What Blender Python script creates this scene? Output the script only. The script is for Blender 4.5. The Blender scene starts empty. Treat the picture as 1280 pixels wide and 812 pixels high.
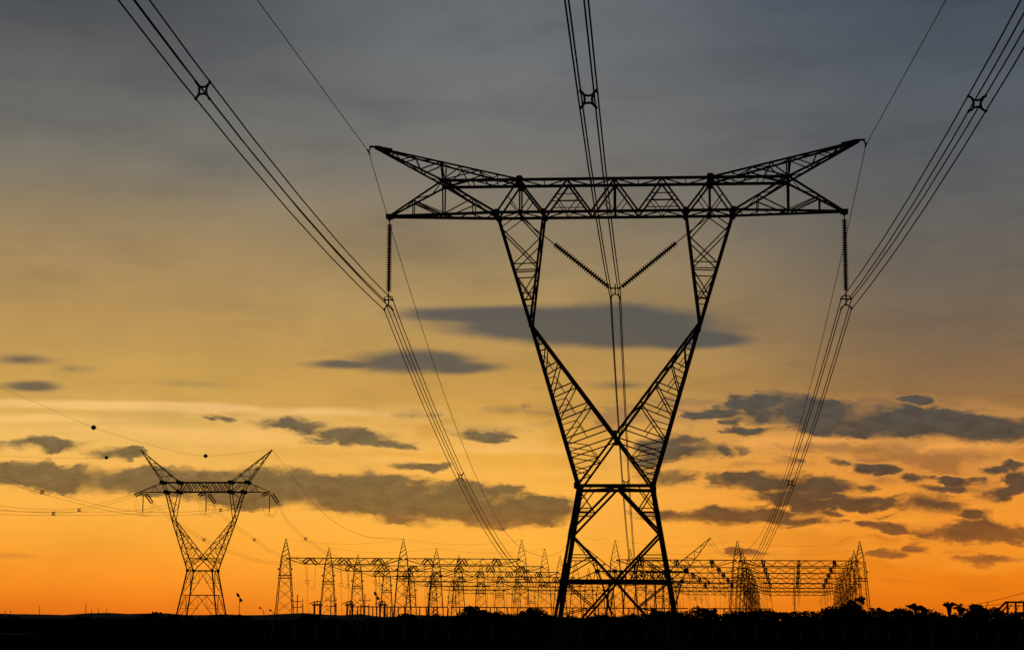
import bpy, math, random
from mathutils import Vector, Matrix
random.seed(7)
R = math.radians
scene = bpy.context.scene
col = scene.collection

# ------------------------------------------------------------------ camera
F = 2400.0; HC = 2.4; RHO = R(0.3); TH = math.atan((773 - 406) / F)
cT, sT = math.cos(TH), math.sin(TH)
cam_d = bpy.data.cameras.new("camera"); cam = bpy.data.objects.new("camera", cam_d); col.objects.link(cam)
cam_d.sensor_fit = 'HORIZONTAL'; cam_d.sensor_width = 36.0; cam_d.lens = F * 36.0 / 1280.0
cam_d.clip_start = 0.5; cam_d.clip_end = 30000
cam.location = (0, 0, HC)
cam.rotation_mode = 'QUATERNION'
cam.rotation_quaternion = (Matrix.Rotation(R(90) + TH, 3, 'X') @ Matrix.Rotation(RHO, 3, 'Z')).to_quaternion()
scene.camera = cam
scene.view_settings.view_transform = 'Standard'
scene.view_settings.look = 'None'
scene.view_settings.exposure = 0.0
scene.view_settings.gamma = 1.0

def ray(px, py):
    dx, dy = px - 640, py - 406
    cr, sr = math.cos(RHO), math.sin(RHO)
    a = (dx * cr + dy * sr) / F; b = -(-dx * sr + dy * cr) / F
    return (a, cT - b * sT, sT + b * cT)
def P(px, py, Y):
    d = ray(px, py); t = Y / d[1]
    return Vector((d[0] * t, Y, HC + d[2] * t))
def azel(px, py):
    d = Vector(ray(px, py)).normalized()
    return math.degrees(math.atan2(d.x, d.y)), math.degrees(math.asin(d.z))
def lin(c):
    out = []
    for v in c:
        v = v / 255.0
        out.append(v / 12.92 if v <= 0.04045 else ((v + 0.055) / 1.055) ** 2.4)
    return tuple(out) + (1.0,)

# ------------------------------------------------------------------ dusk sky
SUN_AZ, SUN_EL = 4.0, 1.0
world = bpy.data.worlds.new("World"); scene.world = world; world.use_nodes = True
nt = world.node_tree; N = nt.nodes; Lk = nt.links; N.clear()
def setin(sock, v):
    if isinstance(v, bpy.types.NodeSocket): Lk.new(v, sock)
    else: sock.default_value = v
def M(op, a, b=None, c=None, clamp=False):
    n = N.new('ShaderNodeMath'); n.operation = op; n.use_clamp = clamp
    setin(n.inputs[0], a)
    if b is not None: setin(n.inputs[1], b)
    if c is not None: setin(n.inputs[2], c)
    return n.outputs[0]
def VM(op, a, b=None, c=None, out=0):
    n = N.new('ShaderNodeVectorMath'); n.operation = op
    setin(n.inputs[0], a)
    if b is not None: setin(n.inputs[1], b)
    if c is not None: setin(n.inputs[2], c)
    return n.outputs[out]
def SS(x, lo, hi):
    n = N.new('ShaderNodeMapRange'); n.interpolation_type = 'SMOOTHSTEP'
    setin(n.inputs['Value'], x)
    n.inputs['From Min'].default_value = lo; n.inputs['From Max'].default_value = hi
    return n.outputs['Result']
def mixc(f, a, b, mode='MIX'):
    n = N.new('ShaderNodeMix'); n.data_type = 'RGBA'; n.blend_type = mode
    setin(n.inputs[0], f); setin(n.inputs[6], a); setin(n.inputs[7], b)
    return n.outputs[2]
def noise(vec, scale, detail, rough, dist=0.0, color=False):
    n = N.new('ShaderNodeTexNoise'); n.noise_dimensions = '3D'
    Lk.new(vec, n.inputs['Vector']); n.inputs['Scale'].default_value = scale
    n.inputs['Detail'].default_value = detail; n.inputs['Roughness'].default_value = rough
    n.inputs['Distortion'].default_value = dist
    return n.outputs['Color'] if color else n.outputs['Fac']
def ramp(fac, pts, interp='B_SPLINE'):
    n = N.new('ShaderNodeValToRGB'); r = n.color_ramp; r.interpolation = interp
    while len(r.elements) > 1: r.elements.remove(r.elements[-1])
    for i, (p, c) in enumerate(sorted(pts)):
        e = r.elements[0] if i == 0 else r.elements.new(p)
        e.position = p; e.color = c
    Lk.new(fac, n.inputs[0]); return n.outputs[0]

tc = N.new('ShaderNodeTexCoord')
sep = N.new('ShaderNodeSeparateXYZ'); Lk.new(tc.outputs['Generated'], sep.inputs[0])
AZ = M('MULTIPLY', M('ARCTAN2', sep.outputs[0], sep.outputs[1]), 180 / math.pi)
EL = M('MULTIPLY', M('ARCSINE', sep.outputs[2]), 180 / math.pi)
cmb = N.new('ShaderNodeCombineXYZ'); Lk.new(AZ, cmb.inputs[0]); Lk.new(EL, cmb.inputs[1])
PV = cmb.outputs[0]

T = M('MULTIPLY_ADD', EL, 1 / 22.0, 2 / 22.0, clamp=True)
def tpos(py, px=640): return (azel(px, py)[1] + 2) / 22.0
YS = [0, 100, 200, 270, 340, 420, 490, 525, 570, 620, 690, 740, 772]
CL = [(72,75,80),(102,103,102),(122,117,106),(151,131,97),(175,142,93),(189,150,86),(208,162,80),(228,182,98),(238,184,90),(252,182,74),(254,162,46),(240,130,28),(222,108,20)]
CM = [(103,107,112),(112,114,115),(120,117,112),(138,124,102),(160,136,95),(186,148,86),(205,155,76),(218,164,74),(236,170,70),(252,182,74),(255,178,60),(250,154,42),(240,132,32)]
CR = [(72,80,92),(84,90,97),(92,94,97),(102,99,94),(112,102,90),(126,105,82),(148,110,68),(168,118,60),(202,132,54),(232,142,44),(240,136,28),(236,122,18),(226,110,16)]
def mk(cols, px): return ramp(T, [(tpos(y, px), lin(c)) for y, c in zip(YS, cols)])
base = mixc(SS(AZ, azel(120,500)[0], azel(620,500)[0]), mk(CL, 100), mk(CM, 640))
base = mixc(SS(AZ, azel(620,500)[0], azel(1180,500)[0]), base, mk(CR, 1180))
# stretched streaks in the high veil
stv = VM('MULTIPLY', PV, (0.10, 0.75, 1.0))
st = noise(stv, 1.0, 5, 0.55)
stf = M('MULTIPLY_ADD', M('SUBTRACT', st, 0.5), 0.24, 1.0)
base = VM('MULTIPLY', base, VM('MULTIPLY', (1, 1, 1), stf))
mo = noise(VM('MULTIPLY', PV, (0.22, 0.30, 1.0)), 1.0, 4, 0.6)
base = VM('SCALE', base, None); base.node.inputs['Scale'].default_value = 1.0
Lk.new(M('MULTIPLY_ADD', M('SUBTRACT', mo, 0.5), 0.34, 1.0), base.node.inputs['Scale'])

# cloud shapes live in sky directions (azimuth / elevation)
wr = noise(VM('MULTIPLY', PV, (0.55, 1.1, 1.0)), 1.0, 5, 0.6, color=True)
WV = VM('ADD', PV, VM('MULTIPLY', VM('SUBTRACT', wr, (0.5, 0.5, 0.5)), (2.6, 0.65, 0.0)))
wr2 = noise(VM('MULTIPLY', PV, (0.25, 0.6, 1.0)), 1.0, 2, 0.5, color=True)
WS = VM('ADD', PV, VM('MULTIPLY', VM('SUBTRACT', wr2, (0.5, 0.5, 0.5)), (1.6, 0.35, 0.0)))
DEG = F / 57.2958
def field(vec, ells, smooth=0.15):
    acc = None
    for e in ells:
        x, y, a, b = e[:4]; k = e[4] if len(e) > 4 else 1.0
        az, el = azel(x, y); sx, sy = DEG / a, DEG / b
        v = VM('MULTIPLY_ADD', vec, (sx, sy, 0.0), (-az * sx, -el * sy, 0.0))
        l = VM('LENGTH', v, out=1)
        f = M('MULTIPLY_ADD', l, -k, k)
        acc = f if acc is None else M('SMOOTH_MAX', acc, f, smooth)
    return acc
RUG = [(10,590,90,20,1.3),(100,600,120,19,1.5),(210,602,130,20,1.6),(330,610,140,27,1.8),(450,616,130,31,1.8),(560,628,120,30,1.8),(650,638,90,22,1.6),(700,640,56,16,1.2),(390,604,200,17,1.5),(190,600,150,17,1.9),
       (55,556,60,11),(140,567,36,10),(372,533,60,11),(435,546,66,13),(490,556,48,8),(280,522,20,5),
       (530,581,46,7),(610,542,44,11,.75),(520,520,40,6,.5),
       (955,507,66,20,1.3),(1010,517,120,24,1.5),(1110,528,160,22,1.6),(1230,536,130,20,1.6),(895,518,55,8),
       (850,560,62,26),(905,560,32,14),(932,563,18,11),(845,596,54,13),(815,575,40,16),(935,540,32,7),(1140,500,30,6),
       (960,600,80,15,1.2),(1020,607,70,16,1.2),(1000,622,74,13,1.1),(1065,630,66,12,1.1),
       (1160,632,62,18),(1220,664,86,18),(1275,668,44,18),
       (930,645,120,12),(855,642,80,11),(1000,652,60,7),
       (1265,578,20,9),(1250,616,40,16),(1272,600,28,18),(1145,598,26,9),(1195,601,30,9),(1020,634,20,11),
       (1100,586,34,8,.9),(1172,612,50,8,.85),(1080,656,36,7,.85),(1112,690,26,7,.95),(1152,685,26,7,1),(1205,641,34,8,1),(1056,577,26,8,.9),(1005,634,20,8,1),(935,690,30,6,.85),(1120,660,30,7,.9),(1235,700,60,7,.85),(985,575,30,6,.8),(880,640,30,8,.9),(1085,610,26,7,.9),(1240,583,26,7,.9)]
SMO = [(725,406,235,31,1.7),(610,394,150,17,1.4),(850,424,110,17,1.4),(790,416,150,24,1.6),
       (510,452,120,19,1.3),(570,460,84,12,1.2),(430,454,70,9,1.1),
       (30,481,50,11),(20,449,62,10,.7),(80,460,40,7,.4),(780,481,66,10,.55),(1260,700,70,8,.5),(640,515,50,9,.4),(20,692,50,7,.45),
       (620,535,60,8,.4),(700,520,60,8,.35),(270,480,160,10,.3),(1200,692,50,6,.45)]
BRI = [(150,507,260,9,1.2),(240,543,220,16,.9),(60,524,130,9,.8),(620,560,130,12,.8),(560,590,160,12,.6),(1000,556,110,16,1.0),(1170,556,120,10,.7),(420,514,150,10,.8),(90,539,80,6,.8),(500,575,140,9,.5),(1000,560,90,14,.8),(1060,615,60,10,.5),(1140,560,110,9,.55),(880,620,100,9,.6),(700,590,120,9,.5),(1120,650,60,6,.5),(240,560,120,10,.5)]
LBR = [(1160,586,115,28,1.2),(1215,572,66,20,1.2),(1095,580,45,12),(1240,610,60,14,.7),(780,520,140,22,.55),(860,500,90,9,.5),(1090,560,130,14,.5),(970,580,80,8,.5)]
fb = noise(VM('MULTIPLY', WV, (0.85, 2.5, 1.0)), 1.0, 9, 0.66)
fbs = noise(VM('MULTIPLY', PV, (0.35, 1.2, 1.0)), 1.0, 5, 0.5)
fR = M('ADD', field(WV, RUG), M('MULTIPLY_ADD', fb, 1.9, -0.97))
fS = M('ADD', field(WS, SMO), M('MULTIPLY_ADD', fbs, 0.7, -0.37))
fB = M('ADD', field(WS, BRI), M('MULTIPLY_ADD', fbs, 1.2, -0.62))
fL = M('ADD', field(WV, LBR), M('MULTIPLY_ADD', fb, 1.7, -0.88))
# a few loose scraps anywhere in the lower sky
scr = M('MULTIPLY', SS(noise(VM('MULTIPLY', WV, (0.42, 2.3, 1.0)), 1.0, 7, 0.62), 0.56, 0.76), M('MULTIPLY', SS(EL, 9.0, 6.0), SS(AZ, -3.0, 6.0)))
soft = M('MAXIMUM', M('MULTIPLY_ADD', noise(VM('MULTIPLY', PV, (0.7, 1.1, 1.0)), 1.0, 3, 0.5), 3.6, -1.1), 0.34)
mR = M('MULTIPLY', SS(M('DIVIDE', fR, soft), 0.0, 1.0), 0.93)
mH = M('MULTIPLY', SS(M('ADD', fR, M('MULTIPLY_ADD', fbs, 0.8, -0.22)), 0.0, 0.8), 0.42)
mS = M('MULTIPLY', SS(M('ADD', fS, M('MULTIPLY_ADD', fb, 0.28, -0.14)), 0.0, 0.75), 0.88)
mB = M('MULTIPLY', SS(fB, 0.0, 0.7), 0.95)
mL = M('MULTIPLY', SS(fL, 0.0, 0.4), 0.72)
brl = ramp(T, [(tpos(690), lin((255,175,60))), (tpos(600), lin((252,180,78))), (tpos(540), lin((246,194,108))), (tpos(505), lin((247,194,122)))])
brr = ramp(T, [(tpos(690), lin((252,156,44))), (tpos(600), lin((250,164,62))), (tpos(540), lin((240,168,84))), (tpos(505), lin((226,164,100)))])
brc = mixc(SS(AZ, azel(640,500)[0], azel(1000,500)[0]), brl, brr)
sky = mixc(mB, base, brc)
lbc = ramp(T, [(tpos(640), lin((176,102,44))), (tpos(580), lin((160,103,58))), (tpos(500), lin((146,116,84)))])
sky = mixc(mL, sky, lbc)
ccl = ramp(T, [(tpos(710), lin((196,118,44))), (tpos(650), lin((122,90,50))), (tpos(600), lin((128,103,62))), (tpos(540), lin((112,95,68))), (tpos(470), lin((86,85,79))), (tpos(390), lin((77,81,83)))])
ccr = ramp(T, [(tpos(710), lin((176,100,38))), (tpos(650), lin((100,70,42))), (tpos(600), lin((88,68,50))), (tpos(540), lin((82,74,63))), (tpos(470), lin((80,80,76))), (tpos(390), lin((77,81,83)))])
cc = mixc(SS(AZ, azel(560,600)[0], azel(1000,600)[0]), ccl, ccr)
tex = noise(VM('MULTIPLY', PV, (1.6, 3.4, 1.0)), 1.0, 6, 0.6)
cc2 = VM('SCALE', cc); Lk.new(M('MULTIPLY_ADD', M('SUBTRACT', tex, 0.5), 1.15, 1.0), cc2.node.inputs['Scale'])
veil = M('MULTIPLY', SS(noise(VM('MULTIPLY', WS, (0.16, 0.62, 1.0)), 1.0, 6, 0.58), 0.44, 0.72), M('MULTIPLY', SS(EL, 2.5, 6.0), 0.42))
sky = mixc(veil, sky, VM('MULTIPLY', sky, (0.62, 0.66, 0.78)))
sky = mixc(M('MULTIPLY', scr, 0.6), sky, cc)
sky = mixc(mH, sky, cc)
sky = mixc(mS, sky, cc)
fq = M('DIVIDE', fR, soft)
rim = M('MULTIPLY', M('SUBTRACT', SS(fq, -1.3, 0.0), SS(fq, 0.05, 0.9)), M('MULTIPLY', SS(EL, 7.5, 4.5), 0.5))
sky = mixc(rim, sky, brc)
sky = mixc(mR, sky, cc2)
# towards the sides, overhead and behind, the sky falls to dull blue dusk
nish = N.new('ShaderNodeTexSky'); nish.sky_type = 'NISHITA'; nish.sun_disc = False
nish.sun_elevation = R(SUN_EL); nish.sun_rotation = R(SUN_AZ); nish.altitude = 0
nish.air_density = 1.0; nish.dust_density = 1.5
dusk = VM('SCALE', nish.outputs[0]); dusk.node.inputs['Scale'].default_value = 0.05
side = SS(M('ABSOLUTE', AZ), 19, 52)
over = SS(EL, 19, 36)
away = M('MAXIMUM', side, over)
sky = mixc(away, sky, VM('MULTIPLY', VM('ADD', dusk, (0.008, 0.009, 0.012)), (0.4, 0.4, 0.4)))
bg = N.new('ShaderNodeBackground'); Lk.new(sky, bg.inputs['Color']); bg.inputs['Strength'].default_value = 1.0
wo = N.new('ShaderNodeOutputWorld'); Lk.new(bg.outputs[0], wo.inputs['Surface'])

# the sun, nearly set ahead of the camera behind cloud
sd = bpy.data.lights.new("sun", 'SUN'); sd.energy = 0.12; sd.angle = R(6); sd.color = (1.0, 0.62, 0.32)
so = bpy.data.objects.new("sun", sd); col.objects.link(so)
sv = Vector((math.sin(R(SUN_AZ)) * math.cos(R(SUN_EL + 2)), math.cos(R(SUN_AZ)) * math.cos(R(SUN_EL + 2)), math.sin(R(SUN_EL + 2))))
so.rotation_mode = 'QUATERNION'; so.rotation_quaternion = sv.to_track_quat('Z', 'Y')

scene.cycles.max_bounces = 3; scene.cycles.diffuse_bounces = 2; scene.cycles.glossy_bounces = 2
world.cycles.sampling_method = 'MANUAL'; world.cycles.sample_map_resolution = 512

# ------------------------------------------------------------------ materials
def mat(name, c1, c2=None, rough=0.7, metal=0.0, scale=3.0, detail=4):
    m = bpy.data.materials.new(name); m.use_nodes = True
    t = m.node_tree; b = t.nodes['Principled BSDF']
    b.inputs['Roughness'].default_value = rough; b.inputs['Metallic'].default_value = metal
    tcn = t.nodes.new('ShaderNodeTexCoord'); nn = t.nodes.new('ShaderNodeTexNoise')
    nn.inputs['Scale'].default_value = scale; nn.inputs['Detail'].default_value = detail
    t.links.new(tcn.outputs['Object'], nn.inputs['Vector'])
    rp = t.nodes.new('ShaderNodeValToRGB'); rp.color_ramp.elements[0].position = 0.3; rp.color_ramp.elements[1].position = 0.7
    rp.color_ramp.elements[0].color = tuple(c1) + (1,); rp.color_ramp.elements[1].color = tuple(c2 or c1) + (1,)
    t.links.new(nn.outputs['Fac'], rp.inputs[0]); t.links.new(rp.outputs[0], b.inputs['Base Color'])
    bmp = t.nodes.new('ShaderNodeBump'); bmp.inputs['Strength'].default_value = 0.25; bmp.inputs['Distance'].default_value = 0.02
    t.links.new(nn.outputs['Fac'], bmp.inputs['Height']); t.links.new(bmp.outputs[0], b.inputs['Normal'])
    return m
STEEL = mat('weathered_steel', (.055, .053, .05), (.10, .09, .08), .75, 0.0, 2.0)
RUST = mat('rusty_steel', (.07, .045, .03), (.11, .085, .065), .8, 0.0, 1.2)
PORC = mat('brown_porcelain', (.05, .028, .02), (.075, .04, .028), .35, 0.0, 5.0)
ALU = mat('dull_aluminium', (.06, .06, .06), (.10, .10, .10), .8, 0.0, 4.0)
CONC = mat('concrete', (.22, .21, .19), (.32, .30, .27), .9, 0.0, 1.5)
def matte(m):
    m.node_tree.nodes['Principled BSDF'].inputs['Specular IOR Level'].default_value = 0.0; return m
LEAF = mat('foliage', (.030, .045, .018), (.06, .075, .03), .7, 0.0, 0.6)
BARK = mat('bark', (.06, .045, .035), (.11, .085, .065), .9, 0.0, 4.0)
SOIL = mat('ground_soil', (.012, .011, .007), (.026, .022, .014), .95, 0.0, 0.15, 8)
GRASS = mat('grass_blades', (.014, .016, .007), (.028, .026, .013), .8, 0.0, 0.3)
HILL = mat('hill_scrub', (.14, .14, .13), (.34, .33, .31), .95, 0.0, 0.012, 8)
TRACK = mat('pale_sand', (.45, .38, .28), (.55, .48, .36), .95, 0.0, 0.4, 6)
BALL = mat('marker_paint', (.30, .07, .02), (.38, .10, .03), .5, 0.0, 3.0)
WHITE = mat('white_paint', (.65, .64, .60), (.78, .77, .74), .7, 0.0, 2.0)

for m in (SOIL, GRASS, HILL, LEAF): matte(m)
# ------------------------------------------------------------------ helpers
class MB:
    def __init__(s): s.v = []; s.f = []
    def add(s, vs, fs):
        o = len(s.v); s.v += [tuple(v) for v in vs]; s.f += [tuple(i + o for i in f) for f in fs]
    def frame(s, p, q, ref=None):
        p = Vector(p); q = Vector(q); d = (q - p)
        if d.length < 1e-6: d = Vector((0, 0, 1e-3))
        d.normalize()
        r = Vector(ref) if ref is not None else (Vector((0, 1, 0)) if abs(d.y) < .9 else Vector((1, 0, 0)))
        u = d.cross(r)
        if u.length < 1e-4: u = d.cross(Vector((1, 0.3, 0.2)))
        u.normalize(); w = u.cross(d).normalized()
        return p, q, u, w
    def bar(s, p, q, w, h=None, ref=None):
        h = h or w; p, q, u, v = s.frame(p, q, ref)
        c = [u * a * w / 2 + v * b * h / 2 for a, b in ((-1, -1), (1, -1), (1, 1), (-1, 1))]
        s.add([p + k for k in c] + [q + k for k in c], [(0, 1, 5, 4), (1, 2, 6, 5), (2, 3, 7, 6), (3, 0, 4, 7), (3, 2, 1, 0), (4, 5, 6, 7)])
    def ang(s, p, q, w, ref=None, t=None):           # rolled steel angle: L section
        w = w * .80
        t = t or max(w * .14, .012); p, q, u, v = s.frame(p, q, ref)
        pr = [(-w/2, -w/2), (w/2, -w/2), (w/2, -w/2 + t), (-w/2 + t, -w/2 + t), (-w/2 + t, w/2), (-w/2, w/2)]
        c = [u * a + v * b for a, b in pr]; n = 6
        s.add([p + k for k in c] + [q + k for k in c],
              [(i, (i + 1) % n, (i + 1) % n + n, i + n) for i in range(n)] + [(0, 3, 2, 1), (0, 5, 4, 3), (6, 7, 8, 9), (6, 9, 10, 11)])
    def tube(s, pts, r, n=6, r2=None):
        pts = [Vector(p) for p in pts]; m = len(pts); vs = []
        for i, p in enumerate(pts):
            a = pts[max(i - 1, 0)]; b = pts[min(i + 1, m - 1)]
            _, _, u, w = s.frame(a, b, (0.03, 0.02, 1) if abs((b - a).normalized().z) < .9 else (0, 1, 0))
            rr = r if r2 is None else r + (r2 - r) * i / (m - 1)
            vs += [p + (u * math.cos(k * 2 * math.pi / n) + w * math.sin(k * 2 * math.pi / n)) * rr for k in range(n)]
        fs = [(i * n + k, i * n + (k + 1) % n, (i + 1) * n + (k + 1) % n, (i + 1) * n + k) for i in range(m - 1) for k in range(n)]
        fs += [tuple(reversed(range(n))), tuple((m - 1) * n + k for k in range(n))]
        s.add(vs, fs)
    def lathe(s, p, q, prof, n=10):                  # prof: (fraction along, radius)
        p, q, u, w = s.frame(p, q); vs = []
        for t, r in prof:
            c = p.lerp(q, t); vs += [c + (u * math.cos(k * 2 * math.pi / n) + w * math.sin(k * 2 * math.pi / n)) * r for k in range(n)]
        m = len(prof)
        fs = [(i * n + k, i * n + (k + 1) % n, (i + 1) * n + (k + 1) % n, (i + 1) * n + k) for i in range(m - 1) for k in range(n)]
        fs += [tuple(reversed(range(n))), tuple((m - 1) * n + k for k in range(n))]
        s.add(vs, fs)
    def box(s, c, sx, sy, sz):
        x, y, z = c; s.bar((x, y, z - sz / 2), (x, y, z + sz / 2), sx, sy, ref=(0, 1, 0))
    def plate(s, c, w, h, t=.02):                    # gusset plate in the xz plane with clipped corners
        x, y, z = c; a, b = w / 2, h / 2; k = min(a, b) * .45
        o = [(-a + k, -b), (a - k, -b), (a, -b + k), (a, b - k), (a - k, b), (-a + k, b), (-a, b - k), (-a, -b + k)]
        vs = [(x + i, y - t / 2, z + j) for i, j in o] + [(x + i, y + t / 2, z + j) for i, j in o]
        s.add(vs, [tuple(range(8)), tuple(reversed(range(8, 16)))] + [(i + 8, (i + 1) % 8 + 8, (i + 1) % 8, i) for i in range(8)])
    def ball(s, c, r, nu=14, nv=8):
        c = Vector(c); s.lathe(c - Vector((0, 0, r)), c + Vector((0, 0, r)), [((1 - math.cos(math.pi * i / nv)) / 2, max(r * math.sin(math.pi * i / nv), .001)) for i in range(nv + 1)], nu)
    def build(s, name, m, parent=None, smooth=False):
        me = bpy.data.meshes.new(name); me.from_pydata(s.v, [], s.f); me.materials.append(m); me.update()
        if smooth: me.polygons.foreach_set('use_smooth', [True] * len(me.polygons))
        o = bpy.data.objects.new(name, me); col.objects.link(o)
        if parent: o.parent = parent
        return o
class Plates:
    def __init__(s): s.l = []
    def plate(s, c, w, h):
        m_ = MB(); m_.plate(c, w * .68, h * .68); s.l.append(m_)
    def build(s, name, m, parent):
        for x in s.l: x.build(name, m, parent)
def tag(o, label=None, cat=None, group=None, kind=None):
    if label: o['label'] = label
    if cat: o['category'] = cat
    if group: o['group'] = group
    if kind: o['kind'] = kind
    return o
def empty(name, loc=(0, 0, 0), rz=0.0):
    o = bpy.data.objects.new(name, None); col.objects.link(o); o.location = loc; o.rotation_euler = (0, 0, rz); o.empty_display_size = .5
    return o
KIDS = {}
def copy_tree(o, loc=None, rz=None, label=None):
    def rec(a, par):
        c = a.copy(); col.objects.link(c); c.parent = par
        for ch in a.children: rec(ch, c)
        return c
    c = rec(o, None)
    if loc is not None: c.location = loc
    if rz is not None: c.rotation_euler = (0, 0, rz)
    if label: c['label'] = label
    return c
def lerp(a, b, t): return tuple(x + (y - x) * t for x, y in zip(a, b))
def ss(x, a, b):
    t = max(0.0, min(1.0, (x - a) / (b - a))); return t * t * (3 - 2 * t)
ORD = ['first','second','third','fourth','fifth','sixth','seventh','eighth','ninth','tenth']
def nth(i): return ORD[i] if i < 10 else f"{i+1}" + ('th' if 10 <= (i+1) % 100 <= 20 else {1:'st',2:'nd',3:'rd'}.get((i+1) % 10, 'th'))

# ------------------------------------------------------------------ terrain
def hz(x, y):
    far = 1 - ss(y, 720, 900)
    b = ss(y, 232 + 55 * (1 - ss(x, -44, -36)), 262 + 62 * (1 - ss(x, -44, -36))) * ss(x, -58, -49) * (1 - ss(x, 330, 420)) * far
    h = -(9.5 + 0.018 * max(0, y - 370)) * b
    h += 0.10 * math.sin(x * .13 + 1.3) * math.sin(y * .11) * (1 - ss(y, 300, 400))
    return h
def axis(a, b, fine0, fine1, step, grow=1.16):
    out = [fine0 + i * step for i in range(int((fine1 - fine0) / step) + 1)]
    d = step; x = out[-1]
    while x < b: d *= grow; x += d; out.append(x)
    d = step; x = out[0]; pre = []
    while x > a: d *= grow; x -= d; pre.append(x)
    return pre[::-1] + out
xs = axis(-9000, 9000, -90, 110, 2.5); ys = axis(-300, 12000, 100, 420, 2.5)
g = MB(); nx = len(xs)
g.v = [(x, y, hz(x, y)) for y in ys for x in xs]
g.f = [(j * nx + i, j * nx + i + 1, (j + 1) * nx + i + 1, (j + 1) * nx + i) for j in range(len(ys) - 1) for i in range(nx - 1)]
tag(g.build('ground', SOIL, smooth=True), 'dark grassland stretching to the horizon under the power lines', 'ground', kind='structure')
# low far rise on the left horizon
h = MB(); n = 70; hp = []
for i in range(n + 1):
    x = -1500 + i * 26; up = 6.6 + 1.0 * math.sin(i * .7) + .8 * math.sin(i * 1.9 + 1) + random.uniform(-1.0, 1.0)
    up *= ss(i, 0, 4) * (1 - ss(i, 58, 70) * .55)
    hp.append([(x, 2300, -1), (x, 2420, up * .45), (x, 2600, up), (x, 2900, -1)])
for r_ in hp: h.v += r_
h.f = [(i * 4 + k, (i + 1) * 4 + k, (i + 1) * 4 + k + 1, i * 4 + k + 1) for i in range(n) for k in range(3)]
tag(h.build('hills', HILL, smooth=True), 'low far rise with pale scrub along the left horizon', 'hills', kind='structure')
# pale dirt track crossing the field on the left
tr = MB()
for (xa, xb, yc, wd) in ((-92, -63.5, 262, 2.6), (-54.5, -45.5, 258, 2.2)):
    m_ = 24; vs = []
    for i in range(m_ + 1):
        x = xa + (xb - xa) * i / m_; w_ = wd * math.sin(math.pi * min(1, max(.02, i / m_))) ** .4
        for s_ in (-1, 1):
            y = yc + .6 * math.sin(x * .5) + s_ * w_ * (.8 + .25 * math.sin(x * 1.7 + s_)); vs.append((x, y, hz(x, y) + .05))
    tr.add(vs, [(2 * i, 2 * i + 2, 2 * i + 3, 2 * i + 1) for i in range(m_)])
tag(tr.build('path', TRACK), 'pale worn dirt track in the dark field on the left', 'path', kind='structure')

# ------------------------------------------------------------------ main tower
YAW = R(4.5); C0 = P(770, 700, 110)
TROOT = Vector((C0.x, C0.y, hz(C0.x, C0.y)))
EX = Vector((math.cos(YAW), -math.sin(YAW), 0)); EY = Vector((math.sin(YAW), math.cos(YAW), 0))
def tw(x, y, z): return Vector((C0.x, C0.y, 0)) + EX * x + EY * y + Vector((0, 0, z))
def lace(mb, a0, a1, b0, b1, n, w, start=0, cross=False, rungs=False):
    """zigzag bars between line a and line b"""
    for i in range(n):
        t0, t1 = i / n, (i + 1) / n
        pa0, pa1, pb0, pb1 = lerp(a0, a1, t0), lerp(a0, a1, t1), lerp(b0, b1, t0), lerp(b0, b1, t1)
        if cross: mb.ang(pa0, pb1, w); mb.ang(pb0, pa1, w)
        elif (i + start) % 2 == 0: mb.ang(pa0, pb1, w)
        else: mb.ang(pb0, pa1, w)
        if rungs and i > 0: mb.ang(pa0, pb0, w)
tower = empty('transmission_tower', TROOT, -YAW)
tag(tower, 'large near lattice power tower with V shaped waist, flat crossarm and swept horns', 'power tower')
zb = -TROOT.z
def n3(x, y, z): return (x, y, z + zb)
DW, DK, DU = 2.1, 1.05, 0.9
Wz, Kz, Cz, Lz, Uz, Bz, Nz, Fz = 9.84, 19.25, 12.69, 25.8, 27.73, 4.5, 7.19, .12
W, K = (2.1, Wz), (4.88, Kz)
def dz(z):      # half depth of the tower body at height z
    if z <= Wz: return DW + (3.75 - DW) * (Wz - z) / (Wz - Fz)
    if z <= Kz: return DW + (DK - DW) * (z - Wz) / (Kz - Wz)
    return DK + (DU - DK) * (z - Kz) / (Lz - Kz)
def legx(z): return 2.1 + (3.74 - 2.1) * (Wz - z) / (Wz - Fz)
for sx in (-1, 1):
    for sy in (-1, 1):
        m_ = MB(); m_.ang(n3(sx * 2.1, sy * DW, Wz), n3(sx * legx(Fz), sy * dz(Fz), Fz), .245, ref=(sx, sy, 0))
        m_.build('leg', STEEL, tower)
        ft = MB(); ft.lathe(n3(sx * legx(0), sy * dz(0), -.4), n3(sx * legx(0), sy * dz(0), .35), [(0, .55), (.7, .55), (.75, .38), (1, .36)], 14)
        ft.build('footing', CONC, tower)
lb = MB(); wb = MB()
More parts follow.
